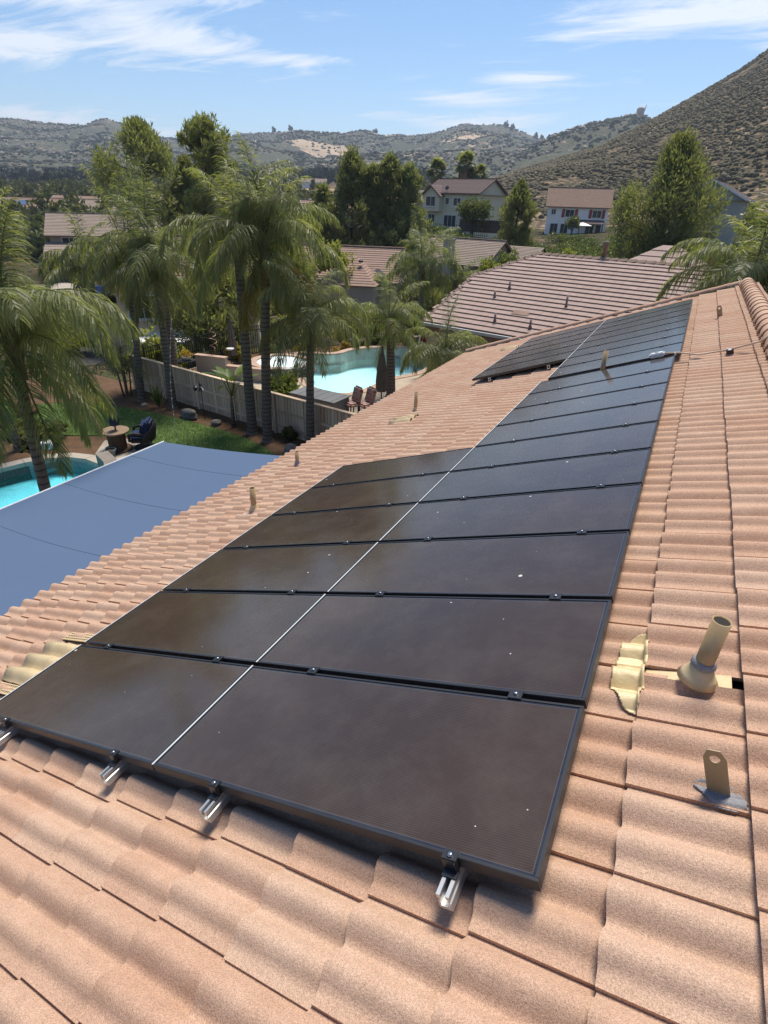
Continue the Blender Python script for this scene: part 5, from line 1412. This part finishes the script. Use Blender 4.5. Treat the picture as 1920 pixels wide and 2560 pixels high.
# areca clump: many thin stems
ar = thing('areca_palm', 'multi-stemmed bushy palm at the left end of the wooden fence', 'palm tree', (-19.2,13.35,0))
rs = random.Random(6); libA = fronds_for(1.7, M_palm_d, 34)
for k in range(6):
    x, y = rs.uniform(-.25,.25), rs.uniform(-.2,.2); MB().tube([(x,y,0),(x*1.6,y*1.6,1.0)], [.035,.028], 7).build('stem', M_boot, ar)
for k in range(16):
    c = libA[rs.choice([0,1,2,3,4,5,6,7])]; mobj('frond', c[1], ar, (rs.uniform(-.3,.3), rs.uniform(-.25,.25), .95), (0,0,k*2.4))
bpz = thing('bird_of_paradise', 'banana-leaved bird of paradise on a thin trunk before the fence', 'plant', (-13.2,12.95,0))
MB().tube([(0,0,-.05),(.03,0,.6),(.05,.03,1.15)], [.075,.065,.06], 10).build('trunk', M_ptrunk, bpz)
for k in range(11):
    a = k*2.4; e = R(rs.uniform(42,80)); l = rs.uniform(.55,.8); d = Vector((math.cos(a)*math.cos(e), math.sin(a)*math.cos(e), math.sin(e))); s = Vector((-math.sin(a),math.cos(a),0))
    p = Vector((.05,.03,1.1)); q = p+d*l; b = MB(); b.tube([p,q], [.014,.010], 5)
    up = (d*.8+Vector((math.cos(a)*.5,math.sin(a)*.5,-.05))).normalized(); L = rs.uniform(.5,.72)
    rows = []
    for j in range(7):
        u = j/6; c = q+up*L*u+Vector((math.cos(a),math.sin(a),-.6))*.22*u*u; w = .125*math.sin(PI*min(1,.12+u*.88))**.7
        rows.append((c-s*w+Vector((0,0,.03)), c, c+s*w+Vector((0,0,.03))))
    vs = [v for r3 in rows for v in r3]; fs = []
    for j in range(6): fs += [(j*3,j*3+1,j*3+4,j*3+3),(j*3+1,j*3+2,j*3+5,j*3+4)]
    b.build('stalk', M_leaf, bpz); MB().add(vs, fs, True).build('leaf', leafmat('banana_leaf', (.07,.13,.02), (.12,.19,.03), .35, .4, 2), bpz)

# ------------------------------------------------------------------ scrub and far woods (uncountable)
ICO_V = []; ICO_F = []
bm = bmesh.new(); bmesh.ops.create_icosphere(bm, subdivisions=1, radius=1); ICO_V = np.array([v.co[:] for v in bm.verts]); ICO_F = np.array([[v.index for v in f.verts] for f in bm.faces]); bm.free()
def blobs(name, P, S, mat, jit=.28, seed=1, flat=.7, smooth=False):
    r_ = np.random.default_rng(seed); n = len(P); k = len(ICO_V)
    V = ICO_V[None]*(1+r_.normal(0,jit,(n,k,1)))*S[:,None,None]*np.array([1,1,flat]) + P[:,None,:]
    F = ICO_F[None]+(np.arange(n)*k)[:,None,None]
    return mobj(name, npmesh(name, V.reshape(-1,3), F.reshape(-1,3), mat, smooth))
def polar_pts(n, a0, a1, d0, d1, seed, pw=.6):
    r_ = np.random.default_rng(seed); a = r_.uniform(a0,a1,n); d = d0+(d1-d0)*r_.uniform(0,1,n)**pw
    return a, d, np.stack([CAM.x+np.sin(np.radians(a))*d, CAM.y+np.cos(np.radians(a))*d, terrain_z(a,d)],1)
M_scrub = leafmat('scrub', (.082,.073,.048), (.165,.138,.092), .05, .9, .05, .05)
M_scrub_f = leafmat('scrub_far', (.058,.062,.047), (.105,.105,.078), .0, .95, .01, .0)
a, d, P = polar_pts(34000, -21, 8, 168, 475, 5)
q = fbm(P[:,0]/16, P[:,1]/16, 71, 3)/.875; nh_ = np.interp(a, NEARH[:,0], NEARH[:,1]) > .02
k = (q > .36) & nh_ & (d > 175); P = P[k]; r_ = np.random.default_rng(9); S = r_.uniform(.35,1.0,len(P))**1.1
P[:,2] += S*.2
o = blobs('scrub', P, S, M_scrub, .22, 4, .75, True); tag(o, 'grey-green scrub bushes dotted over the hill at right', 'scrub', kind='stuff')
a, d, P = polar_pts(22000, -62, 8, 660, 1820, 6, .7)
q = fbm(P[:,0]/60, P[:,1]/60, 81, 3)/.875; k = q > .44; P = P[k]; S = r_.uniform(1.4,3.8,len(P)); P[:,2] += S*.1
o = blobs('scrub', P, S, M_scrub_f, .3, 5, .7); tag(o, 'dark chaparral covering the far hills', 'scrub', kind='stuff')
M_rockf = pm('pale_boulders', (.36,.31,.26), (.28,.24,.2), .3, .95, .05, bump=0)
a, d, P = polar_pts(5000, -62, -6, 700, 1800, 16, .7); q = fbm(P[:,0]/90, P[:,1]/90, 91, 3)/.875; k = q > .5; P = P[k]; S = r_.uniform(1.2,3.6,len(P)); P[:,2] += S*.3
o = blobs('boulders', P, S, M_rockf, .3, 6, .8); tag(o, 'pale boulders strewn over the far hills', 'boulders', kind='stuff')
def bare_patch(a0, a1, d0, d1, seed):
    na, nd = 26, 14; aa = np.linspace(a0,a1,na); dd = np.linspace(d0,d1,nd); A, Dg = np.meshgrid(aa, dd)
    Z = terrain_z(A.ravel(), Dg.ravel())+1.6; X = CAM.x+np.sin(np.radians(A.ravel()))*Dg.ravel(); Y = CAM.y+np.cos(np.radians(A.ravel()))*Dg.ravel()
    fs = []
    for i in range(nd-1):
        for j in range(na-1):
            u = (j+.5)/(na-1)*2-1; v = (i+.5)/(nd-1)*2-1
            if u*u+v*v+.9*(float(vnoise(np.array([u*3+seed]), np.array([v*3+seed]))[0])-.5) < .85: fs.append((i*na+j+1, (i+1)*na+j+1, (i+1)*na+j, i*na+j))
    return tag(mobj('bare_slope', npmesh('bare_slope', np.stack([X,Y,Z],1), np.array(fs), M_bare, True)), kind='structure')
M_bare = pm('bare_earth', (.52,.40,.28), (.42,.32,.22), .02, .95, .05, bump=.2, fine=.3)
bare_patch(-42.8,-38.2,1330,1460,1); bare_patch(-30.6,-25.6,1560,1730,2); bare_patch(-36.5,-30.5,1260,1330,3); bare_patch(-22.5,-17,1300,1345,4)
# valley trees: leaf clumps in one mass
def woods(name, label, pts, hs, ws, mat, seed, size=.9, per=26, ncl=16):
    r_ = np.random.default_rng(seed); n = len(pts)
    C = np.repeat(pts, ncl, 0); Hh = np.repeat(hs, ncl); W = np.repeat(ws, ncl)
    f = r_.uniform(.15,1,n*ncl); a = r_.uniform(0,2*PI,n*ncl); rr_ = W*np.sqrt(r_.uniform(0,1,n*ncl))*np.sqrt(np.clip(1.15-f,0,1))
    cs = C+np.stack([np.cos(a)*rr_, np.sin(a)*rr_, f*Hh],1)
    V, F = leaf_cloud(r_, cs, np.stack([W*.42]*3,1), per, size, .9, .4, .4)
    o = mobj(name, npmesh(name, V, F, mat)); return tag(o, label, 'trees', kind='stuff')
a, d, P = polar_pts(330, -62, -20, 118, 420, 61, .8)
vis = ~((np.abs(a+31.5) < 2.2) & (d > 230)); P = P[vis]; n = len(P)
woods('valley_woods', 'mixed trees filling the valley floor between far houses', P, r_.uniform(3.0,6.5,n), r_.uniform(1.6,3.4,n), leafmat('woods', (.080,.100,.046), (.16,.17,.08), .1, .8, .05), 3, 1.0, 24)
a, d, P = polar_pts(160, -60, -33, 92, 125, 62, 1.0); n = len(P)
woods('street_woods', 'bushy street trees behind the garage house and left pines', P, r_.uniform(2.5,5.0,n), r_.uniform(1.5,2.8,n), MATS['woods'], 4, .7, 26)
a, d, P = polar_pts(380, -62, -23, 430, 660, 63, .8); n = len(P)
woods('foothill_woods', 'hazy trees along the foot of the far hills', P, r_.uniform(4,11,n), r_.uniform(2.5,6,n), M_scrub_f, 5, 2.2, 14)
a, d, P = polar_pts(340, -30, 0, 66, 100, 64, 1.0); n = len(P); P = P[np.array([not (abs(x+38) < 10 and y > 88) for x, y, z in P])]; n = len(P)
woods('ground_cover', 'low dark ground cover on the slope below the tan and white houses', P, r_.uniform(.4,1.1,n), r_.uniform(.9,1.9,n), M_leaf_d, 6, .32, 26, 14)
a, d, P = polar_pts(60, -58, -20, 50, 66, 65, 1.0); n = len(P)
woods('ground_cover', 'low garden greenery between the houses below the fence', P, r_.uniform(.5,1.6,n), r_.uniform(.9,1.8,n), MATS['leaf_olive'], 7, .34, 26, 14)
# ridge-line trees and the tower
for i, (x, y, z, lb) in enumerate([(-858,1558,160,'lone round tree standing on the crest above the pale cutting'), (-537,1692,184,'dark row tree on the flat-topped far summit'), (-520,1694,184,'second dark tree on the flat-topped far summit'), (-446,1660,152,'feathery tree in the notch right of the flat summit'), (-431,1663,152,'shorter feathery tree in the notch right of the flat summit'), (-1090,1420,168,'thin tree on the crest above the left pale scar'), (-1050,1440,166,'small tree pair on the crest left of centre')]):
    bush(lb, (x,y,tz(x,y)-1.0), 7,7,10, 400+i, M_scrub_f, 2.6, 26, 36, 'ridge_tree', 'tree', 'trees on the far crest', trunk=.5)
tw = thing('water_tower', 'small pale tower on top of the middle hill', 'tower', (-123,985,122))
MB().lathe([(5.2,-3),(5.2,8),(4.6,9.5),(.1,11)], n=18).build('tank', simple('tank_beige', (.45,.36,.30), .8), tw); MB().tube([(4,0,0),(6.2,0,13)], .5, 6).build('mast', simple('mast_grey', (.3,.3,.3), .6), tw)
# pale scars and a straw field
tag(MB().add([(-186,246,11.8),(-163,262,12.4),(-150,241,11.2),(-174,228,10.6)], [(3,2,1,0)]).build('field', pm('straw', (.42,.29,.15), (.36,.25,.13), .3, .95, .05, bump=.1)), kind='structure')
fh = gable_house('farm_shed', 'white shed beyond the straw coloured field', (-186,262,12.2), R(30), 12, 6, 3, 1.6, M_sw, M_rgrey, .3, 5, M_trim)

# ------------------------------------------------------------------ furniture and small things, own yard
M_wick = pm('dark_wicker', (.035,.028,.026), (.018,.015,.015), 30, .7, .3, bump=.5, bdist=.01)
M_cush = pm('navy_cushion', (.028,.042,.105), (.022,.034,.085), 6, .85, .2, bump=.2)
chr_ = thing('swivel_chair', 'dark wicker swivel chair with navy cushions on the patio', 'chair', (-14.35,10.05,.016), (0,0,R(-52)))
def soft(name, c, size, mat, parent, rot=None, bev=.05): return MB().box((0,0,0), size).build(name, mat, parent, c, rot, bevel=bev)
b = MB(); b.lathe([(.30,.0),(.33,.02),(.30,.045),(.27,.02)], n=20); b.build('base_ring', M_wick, chr_)
sp_ = MB(); sp_.tube([(-.3,0,.03),(0,0,.16),(.3,0,.03)], .018, 6); sp_.tube([(0,-.3,.03),(0,0,.16),(0,.3,.03)], .018, 6); sp_.tube([(0,0,.14),(0,0,.28)], .03, 8); sp_.build('pedestal', M_wick, chr_)
soft('seat_frame', (0,0,.32), (.66,.66,.12), M_wick, chr_, bev=.03)
b = MB()
vs = []; fs = []
for j in range(13):
    a = PI*(.02+.96*j/12); x = .37*math.cos(a); y = .05+.33*math.sin(a); h = .56+.36*math.sin(a)**2.5
    vs += [(x,y,.30),(x*1.05,y*1.05+.10*math.sin(a)**2,h)]
for j in range(12): fs.append((2*j,2*j+2,2*j+3,2*j+1))
o = b.add(vs, fs, True).build('back_shell', M_wick, chr_); md = o.modifiers.new('t','SOLIDIFY'); md.thickness = .05
for s_ in (-1,1): MB().tube([(s_*.37,.05,.56),(s_*.38,-.15,.60),(s_*.36,-.32,.56),(s_*.34,-.34,.34)], [.05,.05,.045,.04], 8).build('arm', M_wick, chr_)
soft('seat_cushion', (0,-.06,.43), (.60,.60,.14), M_cush, chr_, bev=.05)
soft('back_cushion', (0,.20,.72), (.60,.18,.52), M_cush, chr_, (R(-16),0,0), .07)
soft('throw_pillow', (.04,.06,.72), (.44,.14,.42), M_cush, chr_, (R(-22),R(18),0), .06)
sp = thing('spool_table', 'wooden cable spool used as table beside the swivel chair', 'table', (-14.9,9.5,.016))
M_spool = pm('spool_wood', (.30,.22,.15), (.20,.14,.10), 5, .85, .15, bump=.4, stretch=(1,6,1)); M_spool2 = pm('spool_core', (.12,.075,.05), (.08,.05,.035), 5, .85, .15, bump=.4, stretch=(6,6,1))
MB().lathe([(.42,0),(.42,.05)], n=26).build('base_disc', M_spool2, sp); MB().lathe([(.42,.60),(.42,.65)], n=26).build('top_disc', M_spool, sp)
for k in range(14):
    a = 2*PI*k/14; MB().box((.25*math.cos(a),.25*math.sin(a),.325),(.03,.108,.55),rz=a).build('stave', M_spool2, sp)
def closed_umbrella(label, base, h, r, mat, lean=(0,0), group='closed umbrellas', z0=.55):
    t = thing('closed_umbrella', label, 'umbrella', base, (0,0,0), group)
    tp = Vector((lean[0],lean[1],h)); MB().tube([(0,0,0),tuple(tp)], .025, 8).build('pole', M_frame, t)
    n = 16; vs = []; fs = []
    levels = [(z0,.75),(z0+.04,.95),(z0+(h-z0)*.25,1.0),(z0+(h-z0)*.55,.78),(z0+(h-z0)*.8,.45),(h-.08,.16),(h,.05)]
    for z, q in levels:
        for k in range(n):
            a = 2*PI*k/n; rad = r*q*(1.0 if k % 2 else .66); vs.append((tp.x*z/h+rad*math.cos(a), tp.y*z/h+rad*math.sin(a), z))
    for i in range(len(levels)-1):
        for k in range(n): fs.append((i*n+k, i*n+(k+1)%n, (i+1)*n+(k+1)%n, (i+1)*n+k))
    MB().add(vs, fs).build('canopy', mat, t)
    zz_ = z0+(h-z0)*.45; MB().lathe([(r*.86,zz_),(r*.86,zz_+.04)], c=(tp.x*zz_/h,tp.y*zz_/h,0), n=16).build('tie', mat, t)
    MB().lathe([(.035,h),(.04,h+.04),(.001,h+.09)], c=(tp.x,tp.y,0), n=10).build('finial', M_frame, t)
    if base[2] < .3: MB().lathe([(.26,0),(.26,.05),(.05,.09)], n=18).build('foot', M_frame, t)
    return t
M_unv = pm('umbrella_navy', (.045,.055,.085), (.03,.038,.06), 6, .85, .15, bump=.2); M_utp = pm('umbrella_taupe', (.165,.14,.12), (.12,.10,.085), 6, .85, .15, bump=.2); M_ured = pm('umbrella_red', (.23,.018,.022), (.16,.012,.016), 6, .8, .15, bump=.2)
closed_umbrella('closed navy umbrella rising through the spool table', (-14.9,9.5,.10), 1.5, .15, M_unv, (.05,.05), z0=.72)
closed_umbrella('closed taupe umbrella beside the pale pool near the roof edge', (-9.9,17.95,.02), 2.25, .24, M_utp)
closed_umbrella('closed taupe umbrella left of the spa behind the banana leaves', (-18.55,19.1,.02), 2.35, .22, M_utp)
red = closed_umbrella('closed red cantilever umbrella beside the stout palm at the pool', (-10.25,22.6,.9), 1.45, .17, M_ured, z0=.05)
MB().tube([(1.2,.6,-.8),(1.1,.5,.5),(.6,.25,1.35),(0,0,1.55)], .035, 8).build('boom', M_frame, red)
M_rock = pm('garden_rock', (.20,.19,.175), (.12,.112,.105), 5, .9, .15, bump=.7, bdist=.04)
def rock(label, p, s, seed, mat=None):
    r_ = np.random.default_rng(seed); bm = bmesh.new(); bmesh.ops.create_icosphere(bm, subdivisions=3, radius=1)
    for v in bm.verts:
        c = np.array(v.co); f = 1+.22*math.sin(3*c[0]+seed)+.16*math.sin(4*c[1]+2*seed)+.1*math.sin(7*c[2]+seed*3)
        v.co = Vector((c[0]*s[0]*f, c[1]*s[1]*f, c[2]*s[2]*f))
    me = bpy.data.meshes.new('rock'); bm.to_mesh(me); bm.free(); me.materials.append(mat or M_rock); me.polygons.foreach_set('use_smooth', [True]*len(me.polygons))
    o = mobj('rock', me, None, p); tag(o, label, 'rock', 'rocks in the soil bed'); return o
rock('large grey rock on the soil bed by the lawn edge', (-15.2,12.8,.12), (.42,.24,.20), 1)
rock('small grey rock near the bird of paradise', (-13.85,12.8,.07), (.20,.15,.12), 2)
rock('dark rock at the tile edge beyond the canopy corner', (-9.9,12.0,.12), (.34,.24,.20), 3)
rock('pale flat rock showing just past the far canopy edge', (-13.1,10.25,.10), (.30,.20,.14), 4, M_conc)
rock('brown boulder at the left edge behind the lawn', (-20.6,9.9,.2), (.6,.4,.32), 5, pm('brown_rock', (.16,.09,.06), (.1,.06,.045), 4, .9, .1, bump=.6))
rock('tiny pale stone beside the yucca', (-17.6,12.85,.05), (.11,.09,.08), 6, M_conc)
pw_ = thing('white_planter', 'small white ribbed planter on the pool wall', 'planter', (-16.0,7.95,.365)); MB().lathe([(.13,0),(.155,.06),(.16,.20),(.145,.22),(.14,.18)], n=18).build('pot', simple('white_ceramic', (.62,.62,.60), .4), pw_)
spk = MB()
for k in range(9): a = k*2.4; spk.tube([(0,0,.18),(.06*math.cos(a),.06*math.sin(a),.34)], [.012,.004], 4)
spk.build('sprigs', M_leaf_d, pw_)
pb = thing('glazed_planter', 'blue-grey glazed planter at the foot of the spool table', 'planter', (-14.62,9.0,.016)); MB().lathe([(.10,0),(.17,.22),(.18,.25),(.155,.25),(.15,.21)], n=18).build('pot', simple('blue_glaze', (.13,.17,.18), .3), pb); MB().lathe([(.15,.22),(.001,.23)], n=14).build('soil', M_soil, pb)
fs_ = thing('garden_spinner', 'dark metal flower spinner on a thin stake before the fence', 'garden stake', (-14.6,13.0,0)); MB().tube([(0,0,0),(0,0,1.15)], .012, 6).build('stake', M_iron, fs_)
for k in range(9):
    a = k*2*PI/9; MB().add([(0,0,0),(.07,.05,.02),(.20,.0,.05),(.07,-.05,.02)], [(0,1,2,3)]).build('petal', simple('dark_steel', (.06,.065,.07), .4, .4, .7), fs_, (0,-.03,1.22), (0,-a,0))
MB().lathe([(.10,-.01),(.001,.03)], n=14).build('disc', MATS['dark_steel'], fs_, (-.28,0,1.12), (R(80),0,0))
sl = thing('string_lights', 'thin strand of string lights hanging straight down to the lawn', 'light string', (-13.55,10.7,.03)); a0 = Vector((0,0,0)); a1 = Vector((.95,-.32,4.1))
MB().tube([a0.lerp(a1, k/14)+Vector((-.18*math.sin(k/14*PI),0,0)) for k in range(15)], .006, 5).build('wire', simple('wire_pale', (.45,.43,.38), .6), sl)
bul = MB().lathe([(.001,-.03),(.018,-.018),(.018,.0),(.009,.02)], n=8).mesh('bulb', simple('bulb_glass', (.6,.6,.55), .15))
for k in range(1,15): mobj('bulb', bul, sl, a0.lerp(a1, k/15)+Vector((-.18*math.sin(k/15*PI),0,0)))

# ------------------------------------------------------------------ things in the neighbouring yard
M_box = pm('deck_box_wood', (.16,.165,.17), (.12,.122,.125), 3, .75, .25, bump=.3, stretch=(1,8,8), objrand=.2)
dbx = thing('deck_box', 'grey slatted deck box behind the wooden fence', 'deck box', (-11.5,15.95,.02), (0,0,R(-4)))
for k in range(13): MB().box((-.93+k*.155,-.5,.32),(.148,.03,.62)).build('side_slat', M_box, dbx)
for k in range(6): MB().box((1.0,-.41+k*.165,.32),(.03,.158,.62)).build('side_slat', M_box, dbx)
MB().box((0,0,.32),(1.94,.92,.60)).build('carcass', M_box, dbx)
for k in range(11): MB().box((-.97+k*.194,0,.675+.004*(k%2)),(.186,1.08,.035)).build('lid_slat', M_box, dbx)
def floralmat():
    t = NT('floral_fabric'); v = t.coord('Object'); vo = t.node('ShaderNodeTexVoronoi', {'Vector': v, 'Scale': 9.0}); n = t.noise(v, 14, 3)
    return t.done(t.bsdf(t.mix(t.ramp(vo.outputs['Distance'], [(.25,(0,0,0)),(.45,(1,1,1))]), (.26,.03,.05), t.mix(n, (.42,.36,.30), (.20,.09,.08))), .85))
M_flor = floralmat()
for i, (x, lb) in enumerate(((-10.42,'left of the two red floral cushioned chairs by the roof edge'), (-9.95,'right of the two red floral cushioned chairs by the roof edge'))):
    t = thing('patio_chair', lb, 'chair', (x+.12,16.35+i*.2,.02), (0,0,R(-25)), 'floral patio chairs')
    for sx in (-1,1):
        for sy in (-1,1): MB().box((sx*.2,sy*.2,.2),(.035,.035,.4)).build('leg', M_iron, t)
    soft('seat', (0,0,.42), (.54,.52,.14), M_flor, t, bev=.05); soft('backrest', (0,.24,.74), (.54,.17,.62), M_flor, t, (R(-16),0,0), .07)
rw = thing('garden_wall', 'low grey stucco wall with terracotta cap stepping down to the spa', 'wall', (-19.0,17.2,0), (0,0,R(12)))
MB().box((.75,0,.45),(1.5,.22,.9)).build('upper_block', M_sg, rw); MB().box((.75,0,.925),(1.56,.30,.05)).build('cap', M_coping, rw); MB().box((2.4,0,.28),(1.8,.22,.56)).build('lower_block', M_sg, rw); MB().box((2.4,0,.585),(1.84,.30,.05)).build('cap', M_coping, rw)
pt = thing('big_planter', 'wide dark planter bowl behind the pool wall', 'planter', (-15.5,25.7,.12)); MB().lathe([(.28,0),(.42,.30),(.48,.42),(.43,.42),(.40,.36)], n=22).build('bowl', simple('dark_clay', (.055,.06,.062), .6), pt); MB().lathe([(.41,.38),(.001,.40)], n=18).build('soil', M_soil, pt)
pk = thing('clay_pot', 'pinkish round clay pot beside the far palms', 'planter', (-13.0,28.0,.12)); MB().lathe([(.14,0),(.28,.18),(.26,.38),(.18,.46),(.2,.5)], n=18).build('pot', simple('pink_clay', (.30,.17,.15), .7), pk)
wt = thing('garden_table', 'black wire garden table just behind the wooden fence', 'table', (-19.0,16.6,.1))
MB().lathe([(.38,.68),(.38,.70)], n=22).build('top', M_iron, wt)
for k in range(4): a = k*PI/2+.6; MB().tube([(.3*math.cos(a),.3*math.sin(a),0),(.18*math.cos(a),.18*math.sin(a),.35),(.32*math.cos(a),.32*math.sin(a),.68)], .012, 6).build('leg', M_iron, wt)
wp = thing('flower_pot', 'white flower pot with yellow flowers on the wire table', 'planter', (-19.0,16.6,.80)); MB().lathe([(.12,0),(.19,.12),(.2,.16),(.17,.16)], n=18).build('pot', MATS['white_ceramic'], wp)
r9 = np.random.default_rng(9); V, F = leaf_cloud(r9, np.array([[0,0,.28],[.12,.05,.24],[-.12,.02,.25]]), np.full((3,3),.18), 90, .09); mobj('flowers', npmesh('flowers', V, F, M_flower), wp)
ws = thing('wind_spinner', 'silver wind spinner on a pole behind the wooden fence', 'garden ornament', (-19.2,16.2,.0)); MB().tube([(0,0,0),(0,0,1.35)], .015, 6).build('pole', M_iron, ws)
for k in range(12): a = 2*PI*k/12; MB().tube([(0,0,0),(.14*math.cos(a),-.04,.14*math.sin(a)),(.30*math.cos(a+.5),-.02,.30*math.sin(a+.5))], [.008,.02,.006], 5).build('vane', simple('silver_metal', (.45,.46,.48), .3, .5, .9), ws, (0,0,1.35))
sw = thing('spiral_ornament', 'twisted copper spiral ornament hanging by the iron fence', 'garden ornament', (-18.3,17.6,0)); MB().tube([(0,0,0),(0,0,2.15)], .014, 6).build('pole', M_iron, sw)
MB().tube([((.05+.16*math.sin(k/24*PI))*math.cos(k*.8), (.05+.16*math.sin(k/24*PI))*math.sin(k*.8), 1.15+k*.04) for k in range(25)], .014, 6).build('spiral', simple('dull_copper', (.25,.15,.11), .4, .4, .8), sw)
bt = thing('bird_bath', 'small white bird feeder on a dark stand near the left umbrella', 'garden ornament', (-18.05,18.4,0)); MB().tube([(0,0,0),(0,0,1.0)], .02, 6).build('stand', M_iron, bt); MB().lathe([(.02,1.0),(.16,1.05),(.18,1.10),(.15,1.10)], n=14).build('bowl', MATS['white_ceramic'], bt)
gc = thing('gate_posts', 'beige stucco posts with a pipe railing at the end of the iron fence', 'railing', (-12.3,27.7,0)); M_bp = simple('beige_rail', (.42,.34,.27), .7)
for x, y, h_ in ((0,0,1.15),(.9,-2.6,1.3),(.75,.3,1.5)): MB().box((x,y,h_/2),(.26,.26,h_)).box((x,y,h_+.03),(.32,.32,.06)).build('post', M_bp, gc)
for z in (1.0, .75): MB().tube([(0,0,z),(.9,-2.6,z+.1)], .05, 8).build('rail', M_bp, gc)
# bins on the driveway
for i, (x, y, m_, lb) in enumerate(((-57.2,39.6,simple('bin_green',(.02,.045,.03),.5),'dark green wheeled bin on the driveway, leftmost of three'), (-56.0,40.2,simple('bin_blue',(.03,.08,.30),.5),'blue wheeled recycling bin on the driveway'), (-54.9,42.2,simple('bin_black',(.02,.022,.024),.5),'black wheeled bin on the driveway, rightmost of three'))):
    t = thing('wheeled_bin', lb, 'bin', (x,y,-2.6), (0,0,R(35)), 'bins on the driveway')
    b = MB(); w0, w1 = .30, .37; b.add([(-w0,-w0,.08),(w0,-w0,.08),(w0,w0,.08),(-w0,w0,.08),(-w1,-w1,1.05),(w1,-w1,1.05),(w1,w1,1.05),(-w1,w1,1.05)], [(3,2,1,0),(0,1,5,4),(1,2,6,5),(2,3,7,6),(3,0,4,7),(4,5,6,7)]); b.build('body', m_, t)
    MB().box((0,0,1.09),(.80,.82,.07)).build('lid', m_, t); 
    for s_ in (-1,1): MB().tube([(s_*.30,.34,.12),(s_*.37,.34,.12)], .12, 12).build('wheel', MATS['bin_black'] if 'bin_black' in MATS else m_, t)
db = thing('planting_ring', 'round bark bed at the foot of the driveway palm', 'planting bed', (-57.6,41.6,-2.66)); MB().lathe([(1.3,0),(1.3,.15),(.001,.22)], n=22).build('mulch', M_soil, db)
wpz = thing('patio_parasol', 'open white parasol in front of the white house', 'umbrella', (-22.7,128.6,2.1)); MB().tube([(0,0,0),(0,0,2.7)], .05, 8).build('pole', M_trim, wpz); MB().lathe([(1.9,2.15),(1.85,2.2),(.9,2.5),(.001,2.75)], n=8, smooth=False).build('canopy', simple('parasol_white', (.78,.77,.74), .8), wpz)
# garden fences of the upper houses
M_wf = pm('upper_fence_wood', (.15,.12,.105), (.10,.08,.07), 2, .9, .1, bump=.2, objrand=.2)
uf = thing('garden_fence', 'brown board fence beside the round tree and tan house', 'fence', (-36.2,94.5,3.4), (0,0,R(-11)))
for k in range(36): MB().box((k*.27,0,.9),(.255,.05,1.8)).build('board', M_wf, uf)
mf = thing('metal_fence', 'thin dark metal fence along the terrace of the tan house', 'fence', (-46.5,93.0,2.9), (0,0,R(-6)))
for k in range(46): MB().box((k*.36,0,.75),(.04,.04,1.5)).build('picket', M_iron, mf)
for z in (.15,1.45): MB().box((8.2,0,z),(16.6,.05,.05)).build('rail', M_iron, mf)

# ------------------------------------------------------------------ haze
HAZE = 0.00019
hz = MB().box((-700, 1500, 190), (9000, 9000, 420)).build('haze')
t = NT('haze_air'); vol = t.node('ShaderNodeVolumePrincipled', {'Color': (.70,.82,1.0,1), 'Density': HAZE, 'Anisotropy': .25})
t.l.new(vol.outputs[0], t.out.inputs['Volume']); hz.data.materials.append(t.m)
tag(hz, 'pale blue daylight haze between here and the far hills', 'haze', kind='stuff')
